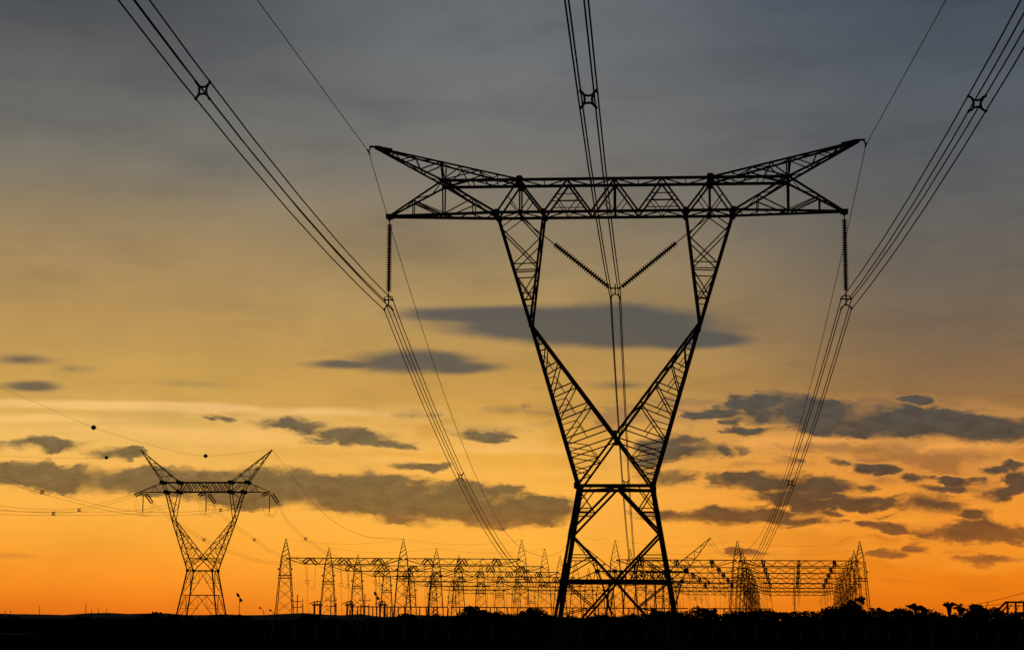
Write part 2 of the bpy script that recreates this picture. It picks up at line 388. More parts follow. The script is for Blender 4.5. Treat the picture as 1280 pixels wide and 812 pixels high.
for sy in (-1, 1):
    wb.ang(n3(-2.1, sy * DW, Wz - .02), n3(2.1, sy * DW, Wz - .02), .24)
    C2 = n3(.06, sy * dz(Wz) * .985, Wz - .1)
    Mp = n3(0, sy * dz(Bz), Bz)
    lb.ang(n3(-legx(Bz), sy * dz(Bz), Bz), n3(legx(Bz), sy * dz(Bz), Bz), .24)
    lb.bar(n3(-legx(Bz)*.93, sy * dz(Bz), Bz), n3(legx(Bz)*.93, sy * dz(Bz), Bz), .05, .2)
    for sx in (-1, 1):
        Np = n3(sx * legx(Nz), sy * dz(Nz), Nz); Fp = n3(sx * legx(.3), sy * dz(.3), .3); Bp = n3(sx * legx(Bz), sy * dz(Bz), Bz)
        lb.ang((C2[0] + sx * .12, C2[1], C2[2]), Np, .17); lb.ang(Np, Mp, .17); lb.ang(Mp, Fp, .15)
        for z in (8.55, 8.35):
            t = (Wz - .1 - z) / (Wz - .1 - Nz); q = lerp(C2, Np, t)
            lb.ang(n3(sx * legx(z), sy * dz(z), z), (q[0], q[1], z + zb), .07)
        q1 = lerp(C2, Np, .5)
        lb.ang(n3(sx * 2.1, sy * DW, Wz - .1), q1, .09)
        lb.ang(n3(sx * legx(8.45), sy * dz(8.45), 8.45), n3(sx * 1.3, sy * DW, Wz - .05), .08)
        for z in (5.95, 5.78):
            t = (Nz - z) / (Nz - Bz); q = lerp(Np, Mp, t); lb.ang(n3(sx * legx(z), sy * dz(z), z), q, .07)
        q2 = lerp(Np, Mp, .49)
        lb.ang(q2, n3(sx * legx(4.95), sy * dz(4.95), 4.95), .08)
        lb.ang(q2, n3(sx * .9, sy * dz(Bz), Bz), .07)
        q3 = lerp(Mp, Fp, .34); q4 = lerp(Mp, Fp, .66)
        lb.ang(Bp, q3, .09); lb.ang(q3, n3(sx * legx(2.6), sy * dz(2.6), 2.6), .07); lb.ang(q4, n3(sx * legx(2.6), sy * dz(2.6), 2.6), .07)
        lb.ang(Bp, lerp(Bp, q3, .5), .05)
for sx in (-1, 1):
    wb.ang(n3(sx * 2.1, -DW, Wz), n3(sx * 2.1, DW, Wz), .2)
    lb.ang(n3(sx * legx(Bz), -dz(Bz), Bz), n3(sx * legx(Bz), dz(Bz), Bz), .18)
    Ms = n3(sx * legx(Bz), 0, Bz)
    for sy in (-1, 1):
        Np = n3(sx * legx(Nz), sy * dz(Nz), Nz)
        lb.ang(n3(sx * 2.1, 0, Wz), Np, .13); lb.ang(Np, Ms, .13); lb.ang(Ms, n3(sx * legx(.3), sy * dz(.3), .3), .13)
        lb.ang(n3(sx * legx(Bz), sy * dz(Bz), Bz), lerp(Ms, n3(sx * legx(.3), sy * dz(.3), .3), .4), .07)
wb.ang(n3(-2.1, -DW, Wz), n3(2.1, DW, Wz), .08); wb.ang(n3(-2.1, DW, Wz), n3(2.1, -DW, Wz), .08)
wb.build('waist_beam', STEEL, tower); lb.build('lower_bracing', STEEL, tower)
def fork(sx):
    m_ = MB(); lc = MB(); gs = Plates()
    for sy in (-1, 1):
        o0, o1 = n3(sx * 4.88, sy * DK, Kz), n3(sx * 2.1, sy * DW, Wz)
        i0 = n3(sx * 4.8, sy * DK, Kz - .1); ic = n3(0, sy * dz(Cz), Cz); i1 = n3(-sx * 2.05, sy * DW, Wz + .05)
        m_.ang(o0, o1, .22); m_.ang(i0, ic, .19); m_.ang(ic, i1, .16)
        # fan of nearly level struts and steep diagonals between outer and inner chord, as on the photo
        lev = [(.14, .17), (.29, .33), (.43, .52), (.57, .70), (.72, .90)]
        prev = None
        for k, (to, ti) in enumerate(lev):
            a, b = lerp(o0, o1, to), lerp(i0, ic, ti)
            lc.ang(a, b, .085)
            if prev:
                lc.ang(prev[1], a, .085)
                lc.ang(lerp(prev[1], a, .5), lerp(prev[0], a, .45), .06); lc.ang(lerp(prev[1], a, .5), lerp(a, b, .5), .06)
            else: lc.ang(lerp(i0, ic, .06), a, .07)
            prev = (a, b)
        b2 = n3(sx * .05, sy * dz(Cz), Cz - .1); a2 = lerp(o0, o1, .80)
        lc.ang(b2, a2, .085)
        j0, j1 = n3(0, sy * dz(Cz), Cz), n3(sx * 2.05, sy * DW, Wz + .05)
        for t, u in ((.45, .80), (.45, .88), (.72, .88), (.72, .94)): lc.ang(lerp(j0, j1, t), lerp(o0, o1, u), .07)
        lc.ang(lerp(j0, j1, .45), lerp(b2, a2, .55), .06); lc.ang(lerp(b2, a2, .55), lerp(o0, o1, .735), .06)
    lace(lc, n3(sx * 4.88, -DK, Kz), n3(sx * 2.1, -DW, Wz), n3(sx * 4.88, DK, Kz), n3(sx * 2.1, DW, Wz), 6, .08)
    lace(lc, n3(sx * 4.8, -DK, Kz), n3(0, -dz(Cz), Cz), n3(sx * 4.8, DK, Kz), n3(0, dz(Cz), Cz), 6, .08, 1)
    f_ = m_.build('fork_arm', STEEL, tower); lc.build('lacing', STEEL, f_)
    for sy in (-1, 1):
        gs.plate(n3(sx * 2.14, sy * (DW + .02), Wz), .5, .62); gs.plate(n3(sx * 4.86, sy * (DK + .02), Kz), .3, .8)
    gs.build('gusset_plate', STEEL, f_)
fork(-1); fork(1)
gs = Plates()
for sy in (-1, 1): gs.plate(n3(0, sy * (dz(Cz) + .03), Cz), .4, .8)
gs.build('centre_plate', STEEL, tower)
def upper_column(sx):
    m_ = MB(); lc = MB()
    for sy in (-1, 1):
        o0, o1 = n3(sx * 6.88, sy * DU, Lz), n3(sx * 4.9, sy * DK, Kz)
        i0, i1 = n3(sx * 4.13, sy * DU, Lz), n3(sx * 4.86, sy * DK, Kz + .1)
        m_.ang(o0, o1, .21); m_.ang(i0, i1, .17)
        lc.ang(n3(sx * 5.5, sy * DU, Lz - .1), lerp(o0, o1, .14), .07); lc.ang(n3(sx * 5.5, sy * DU, Lz - .1), lerp(i0, i1, .22), .09)
        lc.ang(lerp(o0, o1, .14), lerp(i0, i1, .48), .085); lc.ang(lerp(i0, i1, .24), lerp(o0, o1, .48), .085)
        for t in (.47, .545): lc.ang(lerp(o0, o1, t), lerp(i0, i1, t), .08)
        lc.ang(lerp(o0, o1, .55), lerp(i0, i1, .80), .08); lc.ang(lerp(i0, i1, .55), lerp(o0, o1, .76), .08)
        for t in (.74, .80): lc.ang(lerp(o0, o1, t), lerp(i0, i1, t), .07)
    lace(lc, n3(sx * 6.88, -DU, Lz), n3(sx * 4.9, -DK, Kz), n3(sx * 6.88, DU, Lz), n3(sx * 4.9, DK, Kz), 5, .08)
    lace(lc, n3(sx * 4.13, -DU, Lz), n3(sx * 4.86, -DK, Kz), n3(sx * 4.13, DU, Lz), n3(sx * 4.86, DK, Kz), 5, .08, 1)
    c_ = m_.build('upper_column', STEEL, tower); lc.build('lacing', STEEL, c_)
upper_column(-1); upper_column(1)
br = MB(); wbm = MB(); gp = Plates()
for sy in (-1, 1):
    y = sy * DU
    br.ang(n3(-10.05, y, Uz), n3(10.05, y, Uz), .20); br.ang(n3(-6.88, y, Lz), n3(6.88, y, Lz), .19)
    wbm.ang(n3(0, y, Lz), n3(0, y, Uz), .16)
    for sx in (-1, 1):
        wbm.ang(n3(sx * 6.88, y, Lz), n3(sx * 5.6, y, Uz), .13); wbm.ang(n3(sx * 5.6, y, Uz), n3(sx * 4.13, y, Lz), .15)
        wbm.ang(n3(sx * 5.52, y, Uz), n3(sx * 5.52, y, Lz), .12)
        wbm.ang(n3(sx * 4.13, y, Lz), n3(sx * 2.75, y, Uz), .14); wbm.ang(n3(sx * 2.75, y, Uz), n3(sx * 1.37, y, Lz), .14); wbm.ang(n3(sx * 1.37, y, Lz), n3(0, y, Uz), .14)
        for z in (26.42, 26.85): wbm.ang(n3(sx * (2.75 - (Uz - z) * .71), y, z), n3(sx * (2.75 + (Uz - z) * .71), y, z), .07)
        for a in (2.05, 3.45): wbm.ang(n3(sx * 2.75, y, Lz), n3(sx * a, y, 26.75), .06)
        for a in (4.85, 6.25): wbm.ang(n3(sx * 5.52, y, Lz), n3(sx * a, y, 26.8), .07)
        wbm.ang(n3(sx * 0, y, Lz), n3(sx * .72, y, 26.75), .06)
        gp.plate(n3(sx * 5.55, sy * (DU + .03), Uz - .02), .62, .8); gp.plate(n3(sx * 6.86, sy * (DU + .03), Lz), .52, .62)
        gp.plate(n3(sx * 4.13, sy * (DU + .03), Lz), .46, .6); gp.plate(n3(sx * 5.5, sy * (DU + .03), Lz), .42, .45)
        gp.plate(n3(sx * 10.05, sy * (DU + .03), Uz), .6, .36); gp.plate(n3(sx * 2.75, sy * (DU + .03), Uz), .34, .24); gp.plate(n3(sx * 1.37, sy * (DU + .03), Lz), .34, .24)
xsn = [-10.05, -8.3, -6.9, -5.55, -4.13, -2.75, -1.37, 0, 1.37, 2.75, 4.13, 5.55, 6.9, 8.3, 10.05]
for z, e in ((Uz, 0), (Lz, 2)):
    seq = xsn[e:len(xsn) - e]
    for i in range(len(seq) - 1):
        s_ = 1 if i % 2 else -1
        wbm.ang(n3(seq[i], -s_ * DU, z), n3(seq[i + 1], s_ * DU, z), .075)
        wbm.ang(n3(seq[i], -DU, z), n3(seq[i], DU, z), .06)
bro = br.build('bridge_truss', STEEL, tower); wbm.build('web_bracing', STEEL, bro); gp.build('gusset_plate', STEEL, bro)
def side_arm(sx):
    m_ = MB(); lc = MB()
    tip = n3(sx * 13.27, 0, Lz)
    for sy in (-1, 1):
        y = sy * DU; A = n3(sx * 10.06, y, Uz); tp = (tip[0], sy * .12, tip[2])
        LO = n3(sx * 6.88, y, Lz)
        m_.ang(tp, LO, .19); m_.ang(A, tp, .15); m_.ang(A, LO, .16)
        m_.ang((A[0] - sx * .3, A[1], A[2] - .03), lerp(A, LO, .5), .09)
        V = lerp(LO, tp, .5); V = (sx * 10.06, lerp(LO, tp, .498)[1], tip[2])
        lc.ang(n3(sx * 10.06, y, 28.9), V, .11)
        q = lerp(A, tp, .56); qb = lerp(LO, tp, (abs(q[0]) - 6.88) / 6.39)
        lc.ang(q, (q[0], qb[1], tip[2]), .08); lc.ang(q, V, .09); lc.ang((q[0] - sx * .1, q[1], q[2]), (V[0] - sx * .3, V[1], V[2]), .06)
        q = lerp(A, LO, .56); qb = lerp(LO, tp, (abs(q[0]) - 6.88) / 6.39)
        lc.ang(q, (q[0], qb[1], tip[2]), .08); lc.ang(q, V, .09)
    lace(lc, (tip[0], -.12, tip[2]), n3(sx * 6.88, -DU, Lz), (tip[0], .12, tip[2]), n3(sx * 6.88, DU, Lz), 8, .06)
    lace(lc, (tip[0], -.12, tip[2]), n3(sx * 10.06, -DU, Uz), (tip[0], .12, tip[2]), n3(sx * 10.06, DU, Uz), 4, .06)
    lace(lc, n3(sx * 10.06, -DU, Uz), n3(sx * 6.88, -DU, Lz), n3(sx * 10.06, DU, Uz), n3(sx * 6.88, DU, Lz), 4, .06)
    m_.box((tip[0], 0, tip[2]), .42, .42, .26)
    a_ = m_.build('side_arm', STEEL, tower); lc.build('lacing', STEEL, a_)
    # swept horn
    m_ = MB(); lc = MB()
    for sy in (-1, 1):
        y = sy * DU; U = n3(sx * 5.6, y, Uz + .03); T = n3(sx * 14.2, sy * .12, 29.97); A = n3(sx * 10.06, y, Uz + .03)
        m_.ang(U, T, .14); m_.ang(A, T, .15)
        top = [lerp(U, T, t) for t in (.27, .54, .72, .86)]; bot = [lerp(A, T, t) for t in (.0, .33, .62, .82)]
        pb = n3(sx * 8.1, y, Uz)
        lc.ang(lerp(U, T, .13), n3(sx * 7.4, y, Uz), .07); lc.ang(n3(sx * 7.4, y, Uz), top[0], .085); lc.ang(top[0], A, .09); lc.ang(n3(sx * 8.6, y, Uz), lerp(U, T, .40), .07)
        lc.ang(lerp(U, T, .40), A, .09)
        lc.ang(bot[0], top[1], .09)
        lc.ang(bot[1], top[1], .085); lc.ang(bot[1], top[2], .085); lc.ang(bot[2], top[2], .08); lc.ang(bot[2], top[3], .07); lc.ang(bot[3], top[3], .06)
    for i, t in enumerate((.15, .27, .4, .54, .63, .72, .86)):
        a, b = lerp(n3(sx * 5.6, -DU, Uz), n3(sx * 14.2, -.12, 29.97), t), lerp(n3(sx * 5.6, DU, Uz), n3(sx * 14.2, .12, 29.97), t)
        lc.ang(a, b, .06)
    lace(lc, n3(sx * 5.6, -DU, Uz), n3(sx * 14.2, -.12, 29.97), n3(sx * 5.6, DU, Uz), n3(sx * 14.2, .12, 29.97), 7, .06)
    lace(lc, n3(sx * 10.06, -DU, Uz), n3(sx * 14.2, -.12, 29.97), n3(sx * 10.06, DU, Uz), n3(sx * 14.2, .12, 29.97), 4, .06)
    m_.bar(n3(sx * 13.2, 0, 29.8), n3(sx * 14.2, 0, 30.0), .22, .16); m_.bar(n3(sx * 13.9, 0, 30.03), n3(sx * 14.55, 0, 30.05), .1, .14)
    hn = m_.build('horn', STEEL, tower); lc.build('lacing', STEEL, hn)
side_arm(-1); side_arm(1)

# ------------------------------------------------------------------ insulators and wires of the main line
def disc_profile(n, r):
    pr = []
    for i in range(n):
        b = i / n; s_ = 1 / n
        pr += [(b + .05 * s_, r * .36), (b + .25 * s_, r * .5), (b + .52 * s_, r), (b + .70 * s_, r * .96), (b + .74 * s_, r * .4)]
    return [(0, .03)] + pr + [(1, .03)]
def insulator(name, top, bot, n, label, r=.165, hang=.35, foot=.3, group='insulator strings of the near tower'):
    """string from top fitting to bottom fitting; origin at the top"""
    top = Vector(top); bot = Vector(bot); d = (bot - top); L = d.length; d.normalize()
    o = empty(name, top); tag(o, label, 'insulator', group)
    m_ = MB(); m_.lathe(d * hang, d * (L - foot), disc_profile(n, r), 12); m_.build('disc_column', PORC, o)
    m_ = MB(); m_.bar((0, 0, 0), d * hang, .05); m_.tube([Vector((0, 0, 0)), d * .12], .09, 8); m_.build('hanger', STEEL, o)
    m_ = MB(); m_.bar(d * (L - foot), d * L, .06); m_.build('end_fitting', STEEL, o)
    return o
BS = {'left': (.24, .295), 'middle': (.26, .285), 'right': (.295, .27)}
def yoke(c, label, arms, nm):
    SB, SZ = BS[nm]
    o = empty('bundle_yoke', c, -YAW); tag(o, label, 'wire yoke', 'yokes carrying the wire bundles')
    m_ = MB(); m_.bar((0, 0, .55), (0, 0, -.05), .07); m_.bar((-SB, 0, .3), (SB, 0, .3), .07, .05)
    m_.tube([(-SB - .02, 0, -SZ), (-.12, 0, -.06), (.12, 0, -.06), (SB + .02, 0, -SZ)], .04)
    if arms:
        m_.tube([(-SB, 0, SZ), (-SB * .9, 0, SZ + .18), (0, 0, SZ + .24), (SB * .9, 0, SZ + .18), (SB, 0, SZ)], .03)
    m_.build('yoke_frame', STEEL, o)
    for sx in (-1, 1):
        for sz in (-1, 1):
            q = MB(); q.tube([(sx * SB, -.22, sz * SZ + .01), (sx * SB, -.08, sz * SZ), (sx * SB, .08, sz * SZ), (sx * SB, .22, sz * SZ + .01)], .055); q.bar((sx * SB, 0, sz * SZ), (sx * SB * .95, 0, sz * SZ + .12), .05)
            q.build('clamp', STEEL, o)
    return o
D2 = 330.0                                            # distance of the second tower of the line
T2c = P(802, 700, D2)
VAZ = math.atan((815 - 640) / (F / cT)); LD = Vector((math.sin(VAZ), math.cos(VAZ), 0)); LN = Vector((math.cos(VAZ), -math.sin(VAZ), 0))
phases = []
for nm, lx, px, py, z2 in (('left', -13.27, 485, 381, 0), ('middle', 0.0, 770, 366.5, 0), ('right', 13.27, 1058, 380, 0)):
    z = P(px, py, (C0 + EX * lx).y).z
    phases.append((nm, lx, tw(lx, 0, z)))
TT2 = (T2c - C0).dot(LD)
def cubic(pts):
    def f(t):
        s_ = 0
        for i, (ti, zi) in enumerate(pts):
            w_ = zi
            for j, (tj, _) in enumerate(pts):
                if i != j: w_ *= (t - tj) / (ti - tj)
            s_ += w_
        return s_
    return f
def phase_curve(nm, p0):
    z0 = p0.z; a_ = {'left': .036, 'middle': .069, 'right': .036}[nm]
    far = cubic([(0, z0), (45, 13.55), (95, 8.85), (TT2, 9.3)])
    def at(t):
        z = z0 + a_ * t + .00063 * t * t if t < 0 else far(t)
        s_ = -1 if nm == 'left' else (1 if nm == 'right' else 0)
        side = -s_ * 1.9 * ss(t, 95, TT2) if t > 0 else 0
        return Vector((p0.x, p0.y, z)) + LD * t + LN * side - Vector((0, 0, 0))
    return at
ts = [-125, -110, -95, -80, -70, -60, -50, -40, -30, -20, -10, -4, 0, 4, 10, 20, 30, 40, 50, 60, 70, 80, 95, 110, 125, 140, 160, 180, 200, TT2 - 3]
for nm, lx, p0 in phases:
    at = phase_curve(nm, p0); SB, SZ = BS[nm]
    for sx in (-1, 1):
        for sz in (-1, 1):
            off = LN * (sx * SB + (sx * (.015 if sz > 0 else 0) + .022 * sz if nm == 'middle' else 0)) + Vector((0, 0, sz * SZ))
            m_ = MB(); m_.tube([at(t) + off for t in ts], .028, 6)
            tag(m_.build('conductor_wire', ALU), f"{'upper' if sz > 0 else 'lower'} {'left' if sx < 0 else 'right'} wire of the four wire bundle hung at the {nm} of the large tower", 'power line', 'conductors of the near line')
    for t, wh in ((-47.3 if nm == 'left' else (-49 if nm == 'middle' else -44.8), 'up the frame on the camera side'), ({'left': 43.8, 'middle': 46.6, 'right': 46.4}[nm], 'low beyond the tower')):
        o = empty('bundle_spacer', at(t), -VAZ)
        tag(o, f"square wire spacer on the {nm} bundle, {'high on the near side of' if t < 0 else 'low beyond'} the large tower", 'wire spacer', 'spacers on the near line')
        m_ = MB(); e = .135; k = .05
        rg = [(-e, 0, -e + k), (-e * .86, 0, 0), (-e, 0, e - k), (-e + k, 0, e), (0, 0, e * .86), (e - k, 0, e), (e, 0, e - k), (e * .86, 0, 0), (e, 0, -e + k), (e - k, 0, -e), (0, 0, -e * .86), (-e + k, 0, -e), (-e, 0, -e + k)]
        m_.tube(rg, .042); m_.build('ring', STEEL, o)
        for sx in (-1, 1):
            for sz in (-1, 1):
                q = MB(); q.tube([(sx * e * .9, 0, sz * e * .9), (sx * .19, 0, sz * .22), (sx * SB, 0, sz * SZ)], .052, 6, .034); q.tube([(sx * SB, -.07, sz * SZ), (sx * SB, .07, sz * SZ)], .05); q.build('arm', STEEL, o)
for nm, lx, p0 in phases:
    if nm != 'middle':
        insulator('insulator_string', tw(lx, 0, Lz - .1), p0 + Vector((0, 0, .5)), 29, f"long vertical insulator string hanging from the {nm} crossarm tip of the large tower")
        yoke(p0, f"yoke under the {nm} vertical insulator string clamping four wires", True, nm)
    else:
        for s_, sd_ in ((-1, 'left'), (1, 'right')):
            insulator('insulator_string', tw(s_ * 5.45, 0, Lz - .2), p0 + EX * s_ * .28 + Vector((0, 0, .3)), 25, f"slanted insulator string on the {sd_} side of the V under the large tower bridge", hang=2.45, r=.175, foot=.12)
        yoke(p0, "yoke at the point of the insulator V clamping four wires", False, nm)
for s_, sd_ in ((-1, 'left'), (1, 'right')):
    p0 = tw(s_ * 14.6, 0, 29.75); zt = P(802 + s_ * 85, 675.5, D2).z
    b_ = ((zt - p0.z) * 139 / TT2 - (11.0 - p0.z)) / (139 * TT2 - 139 * 139); a_ = (11.0 - p0.z - b_ * 19321) / 139
    pts = []
    for t in ts:
        z = p0.z + .043 * t if t < 0 else p0.z + a_ * t + b_ * t * t
        pts.append(Vector((p0.x, p0.y, z)) + LD * t - LN * s_ * 2.7 * (ss(t, 100, TT2) if t > 0 else 0))
    m_ = MB(); m_.tube(pts, .020, 5)
    tag(m_.build('earth_wire', ALU), f"thin single earth wire clamped at the {sd_} horn tip of the large tower", 'power line', 'earth wires of the near line')
    m_ = MB(); m_.bar(tw(s_ * 14.5, 0, 30.02), tw(s_ * 14.6, 0, 29.7), .07); m_.tube([tw(s_ * 14.6, -.5, 29.73), tw(s_ * 14.6, .5, 29.73)], .05)
    tag(m_.build('wire_clamp', STEEL), f"small clamp holding the thin earth wire at the {sd_} horn tip", 'wire clamp', 'earth wire clamps')

# ------------------------------------------------------------------ far towers with tall horns
def horn_tower(sc, leg_h, label, loc, rz):
    """V-waisted tower with flat bridge and tall horns; sc scales it, leg_h is the height of the waist over the ground"""
    o = empty('transmission_tower', loc, rz); tag(o, label, 'power tower', 'distant power towers')
    wz = leg_h
    def q(x, y, z): return (x * sc, y * sc, wz + (z - 11.9) * sc)
    dU, dKn, dWt = 1.15, 1.5, 2.55
    def d(z): return dWt + (dKn - dWt) * (z - 11.9) / 10.5 if z < 22.4 else dKn + (dU - dKn) * (z - 22.4) / 5.7
    base = 2.55 + .175 * leg_h / sc; bz = 11.9 - leg_h / sc
    A, B_, C_, W_ = .30, .22, .12, .16
    for sx in (-1, 1):
        for sy in (-1, 1):
            m_ = MB(); m_.ang(q(sx * 2.6, sy * dWt, 11.9), q(sx * base, sy * base, bz), A * 1.2); m_.build('leg', RUST, o)
    m_ = MB(); lb = MB()
    def L(f, z): t = (11.9 - z) * sc / leg_h; return lerp((2.6, dWt), (base, base), t)
    for sy in (-1, 1):
        m_.ang(q(-2.6, sy * dWt, 11.9), q(2.6, sy * dWt, 11.9), B_)
    for sx in (-1, 1): m_.ang(q(sx * 2.6, -dWt, 11.9), q(sx * 2.6, dWt, 11.9), B_)
    zs = [11.9 + (bz - 11.9) * t for t in (0, .42, .88)]
    for k in range(2):
        z0, z1 = zs[k], zs[k + 1]; a0, a1 = L(0, z0), L(0, z1)
        for s_ in (-1, 1):
            for ax in (0, 1):
                def pt(u, z, a): return q(u * a[0], s_ * a[1], z) if ax == 0 else q(s_ * a[0], u * a[1], z)
                lb.ang(pt(-1, z1, a1), pt(1, z1, a1), .15)
                for u in (-1, 1):
                    lb.ang(pt(0, z0, a0), pt(u, z1, a1), .15)
                    zm = z0 + (z1 - z0) * .5; am = L(0, zm); lb.ang(pt(u, zm, am), pt(u * .5, zm, am), .09)
                    lb.ang(pt(u * .5, zm, am), pt(u, z0 + (z1 - z0) * .22, L(0, z0 + (z1 - z0) * .22)), .08); lb.ang(pt(u * .75, z0 + (z1 - z0) * .75, L(0, z0 + (z1 - z0) * .75)), pt(u, z0 + (z1 - z0) * .75, L(0, z0 + (z1 - z0) * .75)), .08)
                    lb.ang(pt(u * .5, zm, am), pt(u * .5, z0, a0), .07)
    a1 = L(0, zs[2]); a2 = L(0, bz)
    for s_ in (-1, 1):
        for ax in (0, 1):
            def pt(u, z, a): return q(u * a[0], s_ * a[1], z) if ax == 0 else q(s_ * a[0], u * a[1], z)
            for k in range(8):
                u0, u1 = -1 + k / 4, -1 + (k + 1) / 4
                lb.ang(pt(u0, zs[2] if k % 2 else bz, a1), pt(u1, bz if k % 2 else zs[2], a1), .1)
    m_.build('waist_beam', RUST, o); lb.build('lower_bracing', RUST, o)
    for sx in (-1, 1):
        m_ = MB(); lc = MB()
        for sy in (-1, 1):
            o0, o1 = q(sx * 6.47, sy * dKn, 22.4), q(sx * 2.6, sy * dWt, 11.9)
            i0, ic, i1 = q(sx * 6.35, sy * dKn, 22.3), q(0, sy * d(14.4), 14.4), q(-sx * 2.5, sy * dWt, 12)
            m_.ang(o0, o1, A); m_.ang(i0, ic, B_); m_.ang(ic, i1, B_)
            m_.ang(q(sx * 8.15, sy * dU, 28.1), o0, A); m_.ang(q(sx * 5.45, sy * dU, 28.1), i0, B_)
            lace(lc, o0, o1, i0, ic, 7, C_, 0, rungs=True); lace(lc, ic, i1 and q(sx * 2.5, sy * dWt, 12), q(sx * 4.0, sy * d(15.5), 15.7), o1, 3, C_)
            lace(lc, q(sx * 8.15, sy * dU, 28.1), o0, q(sx * 5.45, sy * dU, 28.1), i0, 4, C_, 1)
            m_.plate(q(sx * 2.6, sy * (dWt + .05), 11.9), .6 * sc, .7 * sc); m_.plate(q(0, sy * (d(14.4) + .05), 14.4), .5 * sc, .6 * sc)
        lace(lc, q(sx * 6.47, -dKn, 22.4), q(sx * 2.6, -dWt, 11.9), q(sx * 6.47, dKn, 22.4), q(sx * 2.6, dWt, 11.9), 7, C_)
        lace(lc, q(sx * 8.15, -dU, 28.1), q(sx * 6.47, -dKn, 22.4), q(sx * 8.15, dU, 28.1), q(sx * 6.47, dKn, 22.4), 4, C_)
        lace(lc, q(sx * 6.35, -dKn, 22.4), q(0, -d(14.4), 14.4), q(sx * 6.35, dKn, 22.4), q(0, d(14.4), 14.4), 6, C_)
        f_ = m_.build('fork_arm', RUST, o); lc.build('lacing', RUST, f_)
        m_ = MB(); lc = MB()
        for sy in (-1, 1):
            U1, U2, T_ = q(sx * 9.0, sy * dU, 30.1), q(sx * 5.45, sy * dU, 30.1), q(sx * 14.0, sy * .12, 36.9)
            m_.ang(U1, T_, W_); m_.ang(U2, T_, W_)
            for k, (ta, tb) in enumerate(((.16, .22), (.36, .42), (.56, .6), (.75, .78))): lc.ang(lerp(U1, T_, ta), lerp(U2, T_, tb), .1)
            for ta, tb in ((0, .22), (.16, .42), (.36, .6), (.56, .78)): lc.ang(lerp(U1, T_, ta), lerp(U2, T_, tb), .09)
        lace(lc, q(sx * 9.0, -dU, 30.1), q(sx * 14.0, -.1, 36.9), q(sx * 9.0, dU, 30.1), q(sx * 14.0, .1, 36.9), 6, .1); lace(lc, q(sx * 5.45, -dU, 30.1), q(sx * 14.0, -.1, 36.9), q(sx * 5.45, dU, 30.1), q(sx * 14.0, .1, 36.9), 7, .1)
        hn = m_.build('horn', RUST, o); lc.build('lacing', RUST, hn)
        m_ = MB()
        for sy in (-1, 1):
            m_.ang(q(sx * 9.0, sy * dU, 30.1), q(sx * 13.7, sy * .15, 28.2), W_); m_.ang(q(sx * 8.15, sy * dU, 28.1), q(sx * 13.7, sy * .15, 28.1), W_)
            m_.ang(q(sx * 11.2, sy * .7, 28.1), q(sx * 10.7, sy * .8, 29.4), .1); m_.ang(q(sx * 9.9, sy * .9, 28.1), q(sx * 9.4, sy * 1, 29.9), .08); m_.ang(q(sx * 9.9, sy * .9, 28.1), q(sx * 10.7, sy * .8, 29.4), .1)
        lace(m_, q(sx * 13.7, -.15, 28.1), q(sx * 8.15, -dU, 28.1), q(sx * 13.7, .15, 28.1), q(sx * 8.15, dU, 28.1), 5, .09)
        m_.build('side_arm', RUST, o)
    m_ = MB(); lc = MB()
    for sy in (-1, 1):
        m_.ang(q(-9, sy * dU, 30.1), q(9, sy * dU, 30.1), .24); m_.ang(q(-8.15, sy * dU, 28.1), q(8.15, sy * dU, 28.1), .24)
        xs_ = [-8.15, -5.45, -4.1, -2.7, -1.35, 0, 1.35, 2.7, 4.1, 5.45, 8.15]
        for k in range(10):
            a, b = ((28.1, 30.1) if k % 2 else (30.1, 28.1)); lc.ang(q(xs_[k], sy * dU, a), q(xs_[k + 1], sy * dU, b), .19)
            if 0 < k < 9: lc.ang(q(xs_[k], sy * dU, b), q(xs_[k + 1], sy * dU, a), .16)
        for sx in (-1, 1):
            lc.ang(q(sx * 5.45, sy * dU, 28.1), q(sx * 5.45, sy * dU, 30.1), .16); lc.ang(q(sx * 9, sy * dU, 30.1), q(sx * 8.15, sy * dU, 28.1), .24)
            for x, z in ((9, 30.1), (5.45, 30.1), (8.15, 28.1), (5.45, 28.1)): m_.plate(q(sx * x, sy * (dU + .06), z), .95 * sc, .8 * sc)
        m_.plate(q(0, sy * (dU + .06), 29.2), .5, .5)
    for z in (28.1, 30.1): lace(lc, q(-8.15, -dU, z), q(8.15, -dU, z), q(-8.15, dU, z), q(8.15, dU, z), 10, .07)
    b_ = m_.build('bridge_truss', RUST, o); lc.build('web_bracing', RUST, b_)
    o['sc'] = sc
    return o, q
YW2 = R(5.4)
c1 = P(254, 700, 400)
FT, qf = horn_tower(1.0, 11.9, 'small distant lattice power tower with tall horns standing alone at the left', (c1.x, c1.y, hz(c1.x, c1.y)), -YW2)
z2 = P(802, 726, D2).z; g2 = hz(T2c.x, T2c.y); s2 = .84
ST, qs = horn_tower(s2, z2 - g2 - 16.2 * s2, 'low power tower half hidden behind the legs of the large tower, one horn showing', (T2c.x, T2c.y, g2), -YAW)
def on(o, q, x, y, z):
    rz = o.rotation_euler.z; v = Vector(q(x, y, z)); return Vector(o.location) + Matrix.Rotation(rz, 3, 'Z') @ v
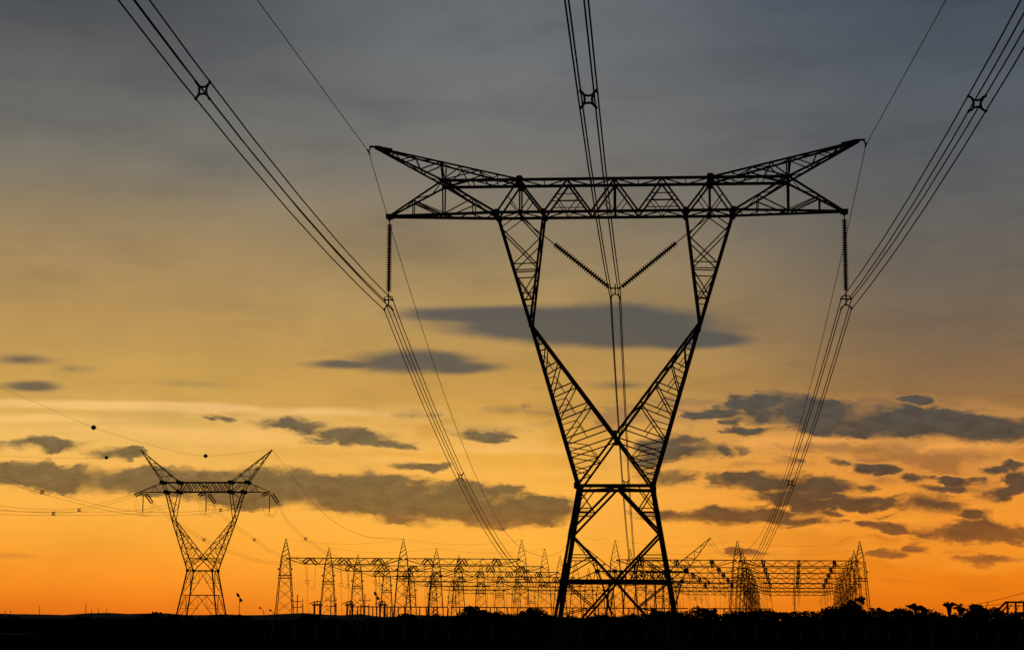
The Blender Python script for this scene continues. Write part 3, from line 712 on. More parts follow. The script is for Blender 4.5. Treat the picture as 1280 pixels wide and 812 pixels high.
# tension strings, jumper strings and jumper wires of both far towers
def wire(name, pts, r, label, cat='power line', group=None, n=4):
    m_ = MB(); m_.tube(pts, r, n); return tag(m_.build(name, ALU), label, cat, group)
def sagged(a, b, sag, n=14):
    a = Vector(a); b = Vector(b); return [a.lerp(b, i / n) - Vector((0, 0, 4 * sag * (i / n) * (1 - i / n))) for i in range(n + 1)]
def pair_string(name, a, b, label, group, n=16, r=.15, gap=.34):
    a = Vector(a); b = Vector(b); o = empty(name, a); tag(o, label, 'insulator', group); d = b - a
    sidev = d.cross(Vector((0, 0, 1))).normalized() * gap / 2
    upv = sidev.cross(d).normalized() * gap / 2
    for s_ in (-1, 1):
        m_ = MB(); m_.lathe(sidev * s_ + upv * s_ + d * .08, sidev * s_ + upv * s_ + d * .92, disc_profile(n, r), 8); m_.build('disc_column', PORC, o)
    m_ = MB(); e = sidev * 1.1 + upv * 1.1
    m_.bar(-e + d * .06, e + d * .06, .1); m_.bar((0, 0, 0), d * .06, .1); m_.build('link_plate', STEEL, o)
    m_ = MB(); m_.bar(-e + d * .94, e + d * .94, .1); m_.bar(d * .94, d, .1); m_.build('link_plate', STEEL, o)
    return o
FROW = [('left', -13.4), ('middle', 0.0), ('right', 13.4)]
ends_in, ends_out = {}, {}
for nm, x in FROW:
    a = on(FT, qf, x, -.3, 27.9); 
    tin = a + Vector((-.75, -3.6, -.75)); tout = on(FT, qf, x + .6, .3, 27.8); b = tout + Vector((1.15, 2.2, -1.85))
    pair_string('insulator_string', a, tin, f"double insulator string reaching toward the viewer from the {nm} of the distant left tower", 'insulators of the distant left tower')
    pair_string('insulator_string', tout, b, f"double insulator string sloping away to the right from the {nm} of the distant left tower", 'insulators of the distant left tower')
    top = on(FT, qf, x + .25, 0, 27.9); bot = top + Vector((0, 0, -4.4))
    o = insulator('insulator_string', top, bot, 18, f"upright jumper insulator hanging under the {nm} of the distant left tower", r=.17, hang=.3, foot=.5, group='insulators of the distant left tower')
    for k, s_ in enumerate((-.28, .28)):
        off = Vector((s_, 0, 0)); p = [tin + off, tin.lerp(bot, .55) + off + Vector((-.2, -.6, -.6)), bot + off + Vector((-.5, -.5, -.35)), bot + off, bot + off + Vector((.7, .4, -.5)), bot.lerp(b, .5) + off + Vector((.45, .4, -.6)), b + off]
        # smooth
        sp = []
        for i in range(len(p) - 1):
            p0, p1, p2, p3 = p[max(i - 1, 0)], p[i], p[i + 1], p[min(i + 2, len(p) - 1)]
            for j in range(5):
                t = j / 5; sp.append(.5 * ((2 * p1) + (p2 - p0) * t + (2 * p0 - 5 * p1 + 4 * p2 - p3) * t * t + (3 * p1 - p0 - 3 * p2 + p3) * t ** 3))
        sp.append(p[-1])
        wire('jumper_wire', sp, .022, f"{'outer' if k else 'inner'} slack jumper loop under the {nm} of the distant left tower", group='jumper wires of the distant left tower')
    ends_in[nm], ends_out[nm] = tin, b
LEFTPTS = {'left': [(99, 637, 370), (40, 637.5, 345), (0, 634, 330), (-60, 624, 305)],
           'middle': [(180, 638.5, 370), (67, 641.5, 330), (0, 640, 312), (-60, 636, 292)],
           'right': [(276, 637, 372), (200, 642, 352), (140, 636.5, 335), (53, 614.5, 310), (0, 597, 297), (-60, 574, 282)]}
def spline(p, k=6):
    sp = []
    for i in range(len(p) - 1):
        p0, p1, p2, p3 = p[max(i - 1, 0)], p[i], p[i + 1], p[min(i + 2, len(p) - 1)]
        for j in range(k):
            t = j / k; sp.append(.5 * ((2 * p1) + (p2 - p0) * t + (2 * p0 - 5 * p1 + 4 * p2 - p3) * t * t + (3 * p1 - p0 - 3 * p2 + p3) * t ** 3))
    return sp + [p[-1]]
def small_spacer(c, label):
    m_ = MB(); m_.tube([(-.36, 0, -.36), (.36, 0, .36)], .05); m_.tube([(-.36, 0, .36), (.36, 0, -.36)], .05); m_.tube([(-.22, 0, -.22), (.22, 0, -.22), (.22, 0, .22), (-.22, 0, .22), (-.22, 0, -.22)], .06)
    o = m_.build('bundle_spacer', STEEL); o.location = c; tag(o, label, 'wire spacer', 'spacers on the far line'); return o
for nm, x in FROW:
    cur = spline([ends_in[nm]] + [P(*a) for a in LEFTPTS[nm]])
    for s_, w_ in ((-1, 'lower'), (1, 'upper')):
        wire('conductor_wire', [p + Vector((0, .2 * s_, .3 * s_)) for p in cur], .022, f"{w_} wire of the bundle leaving the distant left tower's {nm} phase out of frame", group='conductors of the far line')
small_spacer(P(53, 614.7, 310), 'small wire spacer at far left on the steepest bundle'); small_spacer(P(99, 637, 370), 'small wire spacer between far left edge and distant tower, upper bundle')
small_spacer(P(67, 641.5, 330), 'small wire spacer on the lowest bundle near the left edge'); small_spacer(P(276, 637, 372), 'small wire spacer inside the V of the distant left tower')
GATE = {'left': [(222, 654, 400), (255, 674, 396), (290, 690, 390), (335, 702.5, 380), (386, 703, 366)],
        'middle': [(272, 640, 400), (318, 674, 392), (352, 694, 382), (431, 703, 366)], 'right': [(360, 652, 400), (382, 673, 394), (420, 696, 382), (473, 703, 366)]}
for nm, x in FROW:
    cur = spline([ends_out[nm]] + [P(*a) for a in GATE[nm]])
    for s_, w_ in ((-1, 'lower'), (1, 'upper')):
        wire('conductor_wire', [p + Vector((.1 * s_, 0, .2 * s_)) for p in cur], .022, f"{w_} drooping wire from the distant left tower's {nm} phase down to the front gantry", group='conductors of the far line')
    small_spacer(P(*GATE[nm][1]), f"small wire spacer on the {nm} bundle drooping from distant left tower to gantry")
for sx, nm, pl in ((1, 'right', [(257, 569.5, 380), (200, 559, 360), (117, 534, 330), (50, 505, 305), (0, 484, 290), (-60, 455, 275)]), (-1, 'left', [(133, 571.5, 385), (60, 572, 360), (0, 569, 345), (-60, 563, 330)])):
    a = on(FT, qf, sx * 14, 0, 36.9)
    wire('earth_wire', spline([a] + [P(*q_) for q_ in pl]), .018, f"thin earth wire with marker balls leaving the {nm} horn of the distant left tower", group='earth wires of the far line')
for (x, y, Y, r_, lab) in ((117, 534, 330, .42, 'dark round marker ball highest on the earth wire at left'), (257, 569.5, 380, .40, 'round marker ball on the earth wire directly above the distant left tower bridge'), (133, 571.5, 385, .36, 'small marker ball left of the distant tower left horn')):
    o = empty('marker_ball', P(x, y, Y)); tag(o, lab, 'marker ball', 'marker balls on the earth wires')
    m_ = MB(); m_.ball((0, 0, 0), r_); m_.build('shell', BALL, o, True); m_ = MB(); m_.tube([(-r_ * 1.25, 0, .02), (r_ * 1.25, 0, -.02)], .06); m_.build('clamp', STEEL, o)

# ------------------------------------------------------------------ substation gantries
RT = [1, 1.093, 1.166, 1.25, 1.33, 1.41, 1.49]
X1 = [357, 504, 652, 769, 922, 1075]
YL = [698.7, 707.8, 714.8, 721, 727.7, 732.8, 737]
ROWN = ['front', 'second', 'third', 'fourth', 'fifth', 'sixth', 'rearmost']
COLN = ['leftmost', 'second from left', 'third from left', 'fourth from left', 'fifth from left', 'rightmost']
def row_z(k): return P(716, YL[k], 370 * RT[k]).z
BZ0 = row_z(0)
def gx(k, px): return P(990 + (px - 990) / RT[k], YL[k], 370 * RT[k])
HM = BZ0 + 9.5                                       # beam height over the substation ground
def make_mast():
    o = empty('gantry_mast')
    def hw(z): return .80 + (HM - z) * .078 if z <= HM else .80 * (HM + 3.7 - z) / 3.7 + .04
    m_l = []
    for sx in (-1, 1):
        for sy in (-1, 1):
            m_ = MB(); m_.ang((sx * hw(-1), sy * hw(-1), -1), (sx * .8, sy * .8, HM), .145); m_.build('leg', RUST, o)
    lb = MB(); zs = [-.5]; z = -.5
    while z < HM - .5: z += hw(z) * 1.5; zs.append(min(z, HM))
    for a, b in zip(zs[:-1], zs[1:]):
        for s_ in (-1, 1):
            A, B_ = hw(a), hw(b)
            lb.bar((-A, s_ * A, a), (B_, s_ * B_, b), .05); lb.bar((A, s_ * A, a), (-B_, s_ * B_, b), .05)
            lb.bar((s_ * A, -A, a), (s_ * B_, B_, b), .05); lb.bar((s_ * A, A, a), (s_ * B_, -B_, b), .05)
    lb.build('bracing', RUST, o)
    pk = MB()
    for sx in (-1, 1):
        for sy in (-1, 1): pk.ang((sx * .8, sy * .8, HM), (sx * .05, sy * .05, HM + 3.65), .10)
    zz = [HM, HM + 1.0, HM + 1.8, HM + 2.5, HM + 3.0]
    for a, b in zip(zz[:-1], zz[1:]):
        for s_ in (-1, 1): pk.bar((-hw(a), s_ * hw(a), a), (hw(b), s_ * hw(b), b), .07); pk.bar((s_ * hw(a), hw(a), a), (s_ * hw(b), -hw(b), b), .07)
    pk.bar((0, 0, HM + 3.5), (0, 0, HM + 3.75), .09); pk.build('peak', RUST, o)
    pf = MB(); z = HM - 3.3
    for zq in (z, z - .55):
        h_ = hw(zq) + .12
        for s_ in (-1, 1): pf.bar((-h_, s_ * h_, zq), (h_, s_ * h_, zq), .12); pf.bar((s_ * h_, -h_, zq), (s_ * h_, h_, zq), .12)
    for k in range(5):
        for s_ in (-1, 1): x = -1 + k * .5; pf.bar((x * hw(z), s_ * (hw(z) + .12), z), (x * hw(z), s_ * (hw(z) + .12), z - .55), .05)
    pf.build('platform', RUST, o)
    for sx in (-1, 1):
        f_ = MB(); f_.box((sx * (hw(HM - 2.1) + .28), -.3, HM - 2.1), .34, .3, .3); f_.bar((sx * hw(HM - 2.1), -.3, HM - 2.25), (sx * (hw(HM - 2.1) + .35), -.3, HM - 2.25), .08); f_.build('floodlight', STEEL, o)
    return o
def make_beam(L):
    o = empty('gantry_beam'); o['kind'] = 'thing'; W_ = .62; t = .15 * L; H_ = 1.12
    m_ = MB()
    for sy in (-1, 1): m_.ang((-L / 2, sy * W_, 0), (L / 2, sy * W_, 0), .17)
    m_.build('top_chord', RUST, o)
    m_ = MB()
    for sy in (-1, 1):
        m_.ang((-L / 2, sy * W_, -.12), (-L / 2 + t, sy * W_ * .8, -H_), .18); m_.ang((-L / 2 + t, sy * W_ * .8, -H_), (L / 2 - t, sy * W_ * .8, -H_), .19); m_.ang((L / 2 - t, sy * W_ * .8, -H_), (L / 2, sy * W_, -.12), .18)
    m_.build('bottom_chord', RUST, o)
    lc = MB(); n = 14
    for sy in (-1, 1):
        lace(lc, (-L / 2 + t * .5, sy * W_, 0), (L / 2 - t * .5, sy * W_, 0), (-L / 2 + t * .8, sy * W_ * .8, -H_ * .9), (L / 2 - t * .8, sy * W_ * .8, -H_ * .9), n, .085)
    lace(lc, (-L / 2, -W_, 0), (L / 2, -W_, 0), (-L / 2, W_, 0), (L / 2, W_, 0), n, .07)
    lc.build('lacing', RUST, o)
    return o
BAYS = [(0, 1), (1, 2), (3, 4), (4, 5)]
mast0 = beamL = beamR = None
YDIR = Vector((math.tan(math.atan((990 - 640) / (F / cT))), 1, 0)).normalized()
gw = 370 / F
for k in range(7):
    for c in range(6):
        p = gx(k, X1[c]); loc = Vector((p.x, p.y, row_z(k) - HM))
        lab = f"lattice gantry mast with pointed peak, {ROWN[k]} row of the substation, {COLN[c]}"
        if mast0 is None: mast0 = make_mast(); mast0.location = loc; tag(mast0, lab, 'gantry mast', 'gantry masts of the substation')
        else: copy_tree(mast0, loc, None, lab)
    for bi, (a, b) in enumerate(BAYS):
        pa, pb = gx(k, X1[a]), gx(k, X1[b]); Lb = (X1[b] - X1[a]) * gw / 1.0 * math.sqrt(1) - 1.0
        mid = (pa + pb) / 2; loc = Vector((mid.x, mid.y, row_z(k)))
        lab = f"flat lattice gantry beam, {ROWN[k]} row, {nth(bi)} bay from the left"
        if bi < 2:
            if beamL is None: beamL = make_beam(22.2); beamL.location = loc; tag(beamL, lab, 'gantry beam', 'gantry beams of the substation')
            else: copy_tree(beamL, loc, None, lab)
        else:
            if beamR is None: beamR = make_beam(23.0); beamR.location = loc; tag(beamR, lab, 'gantry beam', 'gantry beams of the substation')
            else: copy_tree(beamR, loc, None, lab)
# strain insulators on the beams, slack bus wires between the rows, droppers with loops
def strain_proto(sgn):
    d = YDIR * sgn * 4.6 + Vector((0, 0, -1.05))
    return pair_string('strain_insulator', (0, 0, 0), d, 'x', 'strain insulators on the gantry beams', 14, .13, .36), d
pn, dn = strain_proto(-1); pf_, df = strain_proto(1); usedn = usedf = False
PHN = ['left', 'middle', 'right']; FRAC = (.21, .50, .79)
att = {}
for k in range(7):
    for bi, (a, b) in enumerate(BAYS):
        for ph in range(3):
            pa, pb = gx(k, X1[a]), gx(k, X1[b]); q_ = pa.lerp(pb, FRAC[ph]); base = Vector((q_.x, q_.y, row_z(k) - .02))
            att[(k, bi, ph)] = base
            if k > 4: continue
            l1 = f"strain insulator pair facing the viewer, {ROWN[k]} gantry row, {nth(bi)} bay, {PHN[ph]} phase"
            l2 = f"strain insulator pair facing away, {ROWN[k]} gantry row, {nth(bi)} bay, {PHN[ph]} phase"
            off = YDIR * .7
            if not usedn: pn.location = base - off; pn['label'] = l1; usedn = True
            else: copy_tree(pn, base - off, None, l1)
            if not usedf: pf_.location = base + off; pf_['label'] = l2; usedf = True
            else: copy_tree(pf_, base + off, None, l2)
for k in range(4):
    for bi in range(4):
        for ph in range(3):
            a = att[(k, bi, ph)] + YDIR * .7 + df; b = att[(k + 1, bi, ph)] - YDIR * .7 + dn
            wire('bus_wire', sagged(a, b, .7, 8), .028, f"slack wire between {ROWN[k]} and {ROWN[k+1]} gantry rows, {nth(bi)} bay, {PHN[ph]} phase", 'bus wire', 'bus wires between gantry rows')
rd = random.Random(11)
for k in range(5):
    for bi in range(4):
        for ph in range(3):
            a = att[(k, bi, ph)]; sidev = Vector((1, 0, 0))
            # straight dropper with a square ring at its end, then down to the switchgear
            o = empty('dropper_wire', a - sidev * .9 + YDIR * 1.5); tag(o, f"thin dropper wire with small box ring, {ROWN[k]} gantry row, {nth(bi)} bay, {PHN[ph]} phase", 'dropper wire', 'dropper wires under the gantry beams')
            ln = 4.2 + rd.uniform(-.6, .6); e = .32
            m_ = MB(); m_.tube([(0, 0, -.9), (0, 0, -ln)], .028, 4); m_.tube([(.05, 0, -ln - 2 * e), (.12, .2, -ln - 4), (.5, .3, -ln - 8.2)], .026, 4); m_.build('wire', ALU, o)
            m_ = MB(); m_.tube([(-e, 0, -ln), (e, 0, -ln), (e, 0, -ln - 1.7 * e), (-e, 0, -ln - 1.7 * e), (-e, 0, -ln)], .045, 4); m_.build('ring', STEEL, o)
            p0 = a + YDIR * -4.2 + Vector((0, 0, -1.1)); p1 = a + YDIR * 4.2 + Vector((0, 0, -1.1)); dp = 4.6 + rd.uniform(-.4, .5)
            pts = [p0.lerp(p1, i / 12) - Vector((0, 0, dp * (1 - abs(2 * i / 12 - 1) ** 3.2))) + Vector((.5 * math.sin(math.pi * i / 12), 0, 0)) for i in range(13)]
            wire('jumper_loop', pts, .028, f"U shaped jumper loop under the beam, {ROWN[k]} gantry row, {nth(bi)} bay, {PHN[ph]} phase", 'jumper loop', 'jumper loops under the gantry beams')
# slack earth wires between the mast peaks
for k in (0, 1):
    for c in (0, 1, 3, 4):
        a = gx(k, X1[c]); b = gx(k, X1[c + 1]); z = row_z(k) + 3.7
        wire('earth_wire', sagged((a.x, a.y, z), (b.x, b.y, z), 1.0), .012, f"thin slack wire between peaks of {COLN[c]} and next mast, {ROWN[k]} gantry row", group='earth wires over the gantries')
a = on(ST, qs, 14, 0, 36.9); b = gx(0, 922); b = Vector((b.x, b.y, BZ0 + 3.7))
wire('earth_wire', sagged(a, b, 2.6), .024, 'slack earth wire from the half hidden tower horn to a gantry peak', group='earth wires over the gantries')
a = on(FT, qf, 14, 0, 36.9); b = gx(0, 504); b = Vector((b.x, b.y, BZ0 + 3.7))
wire('earth_wire', spline([a, P(400, 637, 393), P(450, 668, 384), b]), .026, 'thin earth wire sloping from the distant left tower right horn to a gantry peak', group='earth wires over the gantries')
for nm, x in (('left', -13.5), ('middle', 0), ('right', 13.5)):
    t_ = on(ST, qs, x, -.4, 28.0); o_ = insulator('insulator_string', t_, t_ - LD * 3.6 + Vector((0, 0, -.35)), 14, f"insulator string toward the viewer on the {nm} of the half hidden low tower", r=.2, group='insulators of the half hidden tower')

# ------------------------------------------------------------------ switchgear, busbars
def post_parts(o, hgt, r=.11, ins=1.4):
    m_ = MB(); m_.lathe((0, 0, -.5), (0, 0, hgt - ins), [(0, r * 1.15), (1, r)], 8); m_.build('column', CONC, o)
    m_ = MB(); m_.lathe((0, 0, hgt - ins), (0, 0, hgt), disc_profile(9, r * 1.35), 8); m_.build('insulator', PORC, o)
def at_px(px, Y, z): p = P(px, 760, Y); return Vector((p.x, Y, z))
YB = 334.0
zbus = P(600, 758.5, YB).z
BUSPX = [434, 440.5, 447, 451, 461, 466, 471, 475, 480, 484, 488.5, 493, 498, 506, 524.5, 533, 536.5, 541.7, 546.5, 560, 574.5, 613, 621, 634, 647, 661, 676, 716, 733, 748, 786, 803, 819, 862, 884, 905, 925, 944, 962]
gb = hz(0, YB); bp = None
for i, px in enumerate(BUSPX):
    loc = at_px(px, YB, gb); lab = f"dark post with stacked insulator carrying the long busbar, {nth(i)} from the left"
    if bp is None:
        bp = empty('busbar_post', loc); tag(bp, lab, 'switchgear post', 'posts under the front busbar'); post_parts(bp, zbus - gb - .06, .13, 1.6)
    else: copy_tree(bp, loc, None, lab)
for (x0, x1, nm) in ((436, 560, 'left'), (563, 700, 'middle'), (705, 860, 'behind the tower legs'), (864, 966, 'right')):
    a, b = at_px(x0, YB, zbus), at_px(x1, YB, zbus)
    wire('busbar', [a, b], .10, f"straight horizontal busbar low in front of the gantries, {nm} stretch", 'busbar', 'busbars of the substation', 6)
def arms_pole(px, Y, ytop, label, arms=((2.2, 1.5), (1.2, 1.9)), r=.10):
    loc = at_px(px, Y, hz(P(px, 760, Y).x, Y)); hgt = P(px, ytop, Y).z - loc.z
    o = empty('switchgear_pole', loc); tag(o, label, 'switchgear pole', 'tall poles among the switchgear')
    m_ = MB(); m_.lathe((0, 0, -.5), (0, 0, hgt), [(0, r * 1.3), (1, r * .8)], 8); m_.build('pole', CONC, o)
    for d_, w_ in arms:
        m_ = MB(); m_.bar((-w_ / 2, 0, hgt - d_), (w_ / 2, 0, hgt - d_), .12); m_.bar((-w_ / 2, 0, hgt - d_), (-w_ / 2, 0, hgt - d_ + .4), .12); m_.bar((w_ / 2, 0, hgt - d_), (w_ / 2, 0, hgt - d_ + .4), .12); m_.build('crossarm', STEEL, o)
    return o
arms_pole(371.5, 340, 742.5, 'tall thin pole with two short crossarms just right of the leftmost gantry mast')
arms_pole(413.5, 352, 742, 'tall pole with two crossarms in front of the second row gantry mast at left')
arms_pole(456, 360, 742, 'tall pole with two crossarms beside the third row gantry mast at left')
arms_pole(378.5, 338, 753, 'plain short pole near the leftmost gantry mast', arms=())
arms_pole(420, 346, 753, 'plain short dark pole right of the crossarm pole at left', arms=(), r=.13)
def portal(px0, px1, Y, ytop, label):
    a = at_px(px0, Y, hz(P(px0, 760, Y).x, Y)); b = at_px(px1, Y, a.z); z = P(px0, ytop, Y).z; o = empty('disconnector', a); tag(o, label, 'switchgear', 'disconnectors on portal posts')
    d = b - a; hh = z - a.z
    for k, q in enumerate((Vector((0, 0, 0)), d)):
        m_ = MB(); m_.lathe(q - Vector((0, 0, .5)), q + Vector((0, 0, hh - .4)), [(0, .2), (1, .17)], 8); m_.build('column', CONC, o)
    m_ = MB(); m_.bar(Vector((-.4, 0, hh - .25)), d + Vector((.4, 0, hh - .25)), .3); m_.build('crossbeam', CONC, o)
    m_ = MB(); m_.tube([(-.9, 0, hh - .2), (-.8, 0, hh - .05), (.3, 0, hh + .35), (d.x * .6, 0, hh + .42), (d.x + .2, 0, hh + .2)], .08); m_.build('blade', STEEL, o)
    for q in (0, d.x * .5, d.x): m_ = MB(); m_.lathe((q, 0, hh - .1), (q, 0, hh + .38), disc_profile(3, .16), 8); m_.build('insulator', PORC, o)
portal(393, 400, 336, 753.5, 'two post disconnector at the left, beside a rounded bush')
portal(434, 440.5, 345, 753.5, 'two post disconnector at the left end of the long busbar')
portal(475, 481, 347, 753.5, 'two post disconnector behind the long busbar, right of the other two')
# floodlight mast inside the yard
def flood(px, Y, ytop, label, two=True):
    loc = at_px(px, Y, hz(P(px, 760, Y).x, Y)); hgt = P(px, ytop, Y).z - loc.z
    o = empty('floodlight_pole', loc); tag(o, label, 'floodlight', 'floodlight poles')
    m_ = MB(); m_.lathe((0, 0, -.5), (0, 0, hgt), [(0, .09), (1, .05)], 8); m_.build('pole', STEEL, o)
    for dx, dz_ in ((-.3, .1), (.22, -.75)):
        m_ = MB(); m_.lathe((dx - .1, -.3, hgt + dz_ + .25), (dx + .12, .1, hgt + dz_ - .25), [(0, .09), (.2, .18), (.8, .24), (1, .22)], 10); m_.bar((0, 0, hgt - .4 + dz_ * .3), (dx, 0, hgt + dz_), .08); m_.build('lamp', STEEL, o)
flood(470.5, 350, 741.5, 'thin pole with two dark floodlights among the left gantries')
flood(299, 330, 743.5, 'slim pole with two floodlights right of the distant left tower')
# clutter of low apparatus deep in the yard, nothing tells these apart
def app_post(kind):
    o = empty('switchgear_post'); tag(o, {0: 'thin apparatus post with ring top standing deep among the gantry rows', 1: 'Y shaped breaker post standing deep among the gantry rows', 2: 'twin arm apparatus post standing deep among the gantry rows'}[kind], 'switchgear post', ['ring topped posts in the yard', 'Y shaped breakers in the yard', 'twin arm posts in the yard'][kind])
    if kind == 0:
        post_parts(o, 10.2, .14, 2.8); m_ = MB(); m_.tube([(.32 * math.cos(i * .785), .32 * math.sin(i * .785), 10.25) for i in range(9)], .06); m_.build('ring', ALU, o)
    elif kind == 1:
        m_ = MB(); m_.lathe((0, 0, -.5), (0, 0, 8.4), [(0, .17), (1, .13)], 8); m_.build('column', CONC, o)
        for s_ in (-1, 1): m_ = MB(); m_.lathe((0, 0, 8.4), (s_ * 1.5, 0, 10.0), disc_profile(10, .2), 8); m_.build('insulator', PORC, o)
        m_ = MB(); m_.tube([(-1.5, 0, 10), (-1.9, 0, 9.6), (-2.0, 0, 8.8)], .05); m_.tube([(-1.5, 0, 10.0), (-.6, 0, 10.5), (.6, 0, 10.5), (1.5, 0, 10.0)], .045); m_.build('connector', ALU, o)
    else:
        m_ = MB(); m_.lathe((0, 0, -.5), (0, 0, 10.6), [(0, .18), (1, .1)], 8); m_.build('column', CONC, o)
        m_ = MB(); m_.bar((-1.1, 0, 9.4), (1.1, 0, 9.4), .16); m_.build('crossarm', STEEL, o)
        for s_ in (-1, 1): m_ = MB(); m_.lathe((s_ * 1.0, 0, 9.4), (s_ * 1.0, 0, 10.7), disc_profile(7, .18), 8); m_.build('insulator', PORC, o)
    return o
protos = [app_post(k) for k in range(3)]; used = [False] * 3
r2 = random.Random(5); spots = []
for i in range(74):
    Yq = r2.choice([352, 364, 388, 396, 418, 424, 446, 454, 476, 484, 505, 512]) + r2.uniform(-2, 2)
    lo, hi = (430, 705) if i % 8 < 5 else (712, 1050)
    px = r2.uniform(lo, hi)
    if i % 8 < 3: px = r2.uniform(590, 700)
    spots.append((px, Yq, r2.choice([0, 0, 1, 2])))
for k in range(5):
    for bi, (a, b) in enumerate(BAYS):
        for ph in range(3):
            spots.append((X1[a] + (X1[b] - X1[a]) * FRAC[ph], 370 * RT[k] + 9 + 3 * ph, 2 if (k + bi) % 3 == 0 else 0))
spots = [(px if Yq < 370 or i < 74 else 990 + (px - 990) * 370 / Yq, Yq, kd) for i, (px, Yq, kd) in enumerate(spots)]
for px, Yq, kd in spots:
    x = P(px, 760, Yq).x; loc = Vector((x, Yq, hz(x, Yq)))
    if not used[kd]: protos[kd].location = loc; used[kd] = True
    else: copy_tree(protos[kd], loc, 0)
# street lamps by the road beyond the hedge at the left
def street_lamp(px, Y, ytop, arm, label):
    x = P(px, 760, Y).x; loc = Vector((x, Y, hz(x, Y))); hh = P(px, ytop, Y).z - loc.z
    o = empty('street_lamp', loc); tag(o, label, 'street lamp', 'street lamps beyond the left hedge')
    m_ = MB(); m_.tube([(0, 0, -.3), (0, 0, hh * .55), (arm * .12, 0, hh * .8), (arm * .5, 0, hh * .96), (arm, 0, hh)], .10, 7, .05); m_.build('pole', STEEL, o)
    m_ = MB(); m_.lathe((arm * .9, 0, hh + .02), (arm * 1.35, 0, hh + .06), [(0, .06), (.3, .14), (.8, .15), (1, .05)], 8); m_.build('lamp', ALU, o)
street_lamp(333, 345, 759.5, -1.0, 'curved street lamp, taller of the two between left tower and gantries')
street_lamp(346.5, 350, 762.5, -1.1, 'curved street lamp close to the leftmost gantry mast')
street_lamp(1232, 320, 753.5, .35, 'short lamp post near the conveyor at the right edge')
# thin masts on the left horizon
for i, (px, yt, w_) in enumerate(((6, 763, .9), (13, 763, .9), (32, 767, .6), (49, 757.5, .7), (107, 753.5, 1.0), (114, 761.5, 1.1), (123, 761, .8), (133, 760.5, .6))):
    Y = 2450.0; a = P(px, 772, Y); zt = P(px, yt, Y).z; zb_ = 2.0
    o = empty('radio_mast', (a.x, Y, zb_)); hh = zt - zb_
    tag(o, f"very thin radio mast on the left horizon, {nth(i)} from the left edge", 'radio mast', 'masts on the left horizon')
    m_ = MB()
    for s_ in (-1, 1): m_.bar((s_ * w_ * .4, 0, -2), (s_ * w_ * .15, 0, hh), .28)
    for k in range(8): m_.bar((-w_ * .35, 0, hh * k / 8), (w_ * .3, 0, hh * (k + 1) / 8), .15)
    m_.build('mast', RUST, o)
    m_ = MB(); m_.lathe((0, 0, hh - .5), (0, 0, hh + 1.2), [(0, .25), (.6, .3), (1, .05)], 6); m_.build('antenna', STEEL, o)
# low elevated conveyor at the right edge
Yc = 300.0; z0 = P(1262, 752, Yc).z; xa, xb = P(1244, 752, Yc).x, P(1330, 752, Yc).x; gz = hz(xb, Yc)
cv = empty('conveyor', (xa, Yc, gz)); tag(cv, 'low dark elevated conveyor on trestle legs at the right edge', 'conveyor'); H = z0 - gz; Lc = xb - xa
m_ = MB(); m_.bar((1.6, 0, H), (Lc, 0, H), .28, 1.2); m_.bar((1.6, 0, H - .55), (Lc, 0, H - .55), .10, .9); m_.build('deck', STEEL, cv)
m_ = MB()
for y in (-.45, .45):
    m_.bar((-.4, y, H - 1.9), (1.6, y, H - .05), .14); m_.bar((-.2, y, H - 2.5), (1.9, y, H - .6), .12)
    for k in range(6): m_.bar((-.3 + k * .35, y, H - 2.2 + k * .36), (-.1 + k * .35, y, H - 1.75 + k * .36), .07)
m_.build('inclined_truss', STEEL, cv)
for k in range(7):
    x = 1.9 + k * 1.25
    if x < Lc: m_ = MB(); m_.bar((x, 0, -.4), (x, 0, H), .2, .5); m_.bar((x, 0, H - 1.4), (x + .6, 0, H - .3), .1); m_.build('trestle_leg', STEEL, cv)
for k, (ya, yb) in enumerate(((759, 734), (757, 745))):
    wire('power_cable', sagged(P(1190 + 20 * k, ya, 300), P(1300, yb, 270), .35), .035, ['upper faint cable climbing out of frame over the conveyor at right', 'lower faint cable climbing out of frame over the conveyor at right'][k], group='cables at the right edge')
# two small pale sheds in the dark hedge on the right
for px, w_, lab in ((1091.5, .36, 'left of two tiny pale cabinets in the hedge at right'), (1098.5, .46, 'right of two tiny pale cabinets in the hedge at right')):
    Ys = 214.0; p = P(px, 769, Ys); g_ = hz(p.x, Ys); zt = P(px, 764.3, Ys).z
    o = empty('utility_cabinet', (p.x, Ys, g_)); tag(o, lab, 'cabinet', 'pale cabinets in the hedge')
    m_ = MB(); m_.box((0, 0, zt - g_ - .28), w_, .3, .52); m_.build('body', WHITE, o); m_ = MB(); m_.bar((0, .05, -.3), (0, .05, zt - g_ - .5), .14); m_.build('post', STEEL, o); m_ = MB(); m_.box((0, 0, zt - g_ + .03), w_ + .1, .5, .06); m_.build('roof', CONC, o)
    m_ = MB(); m_.box((0, -.165, zt - g_ - .28), w_ * .7, .02, .4); m_.build('door', ALU, o)

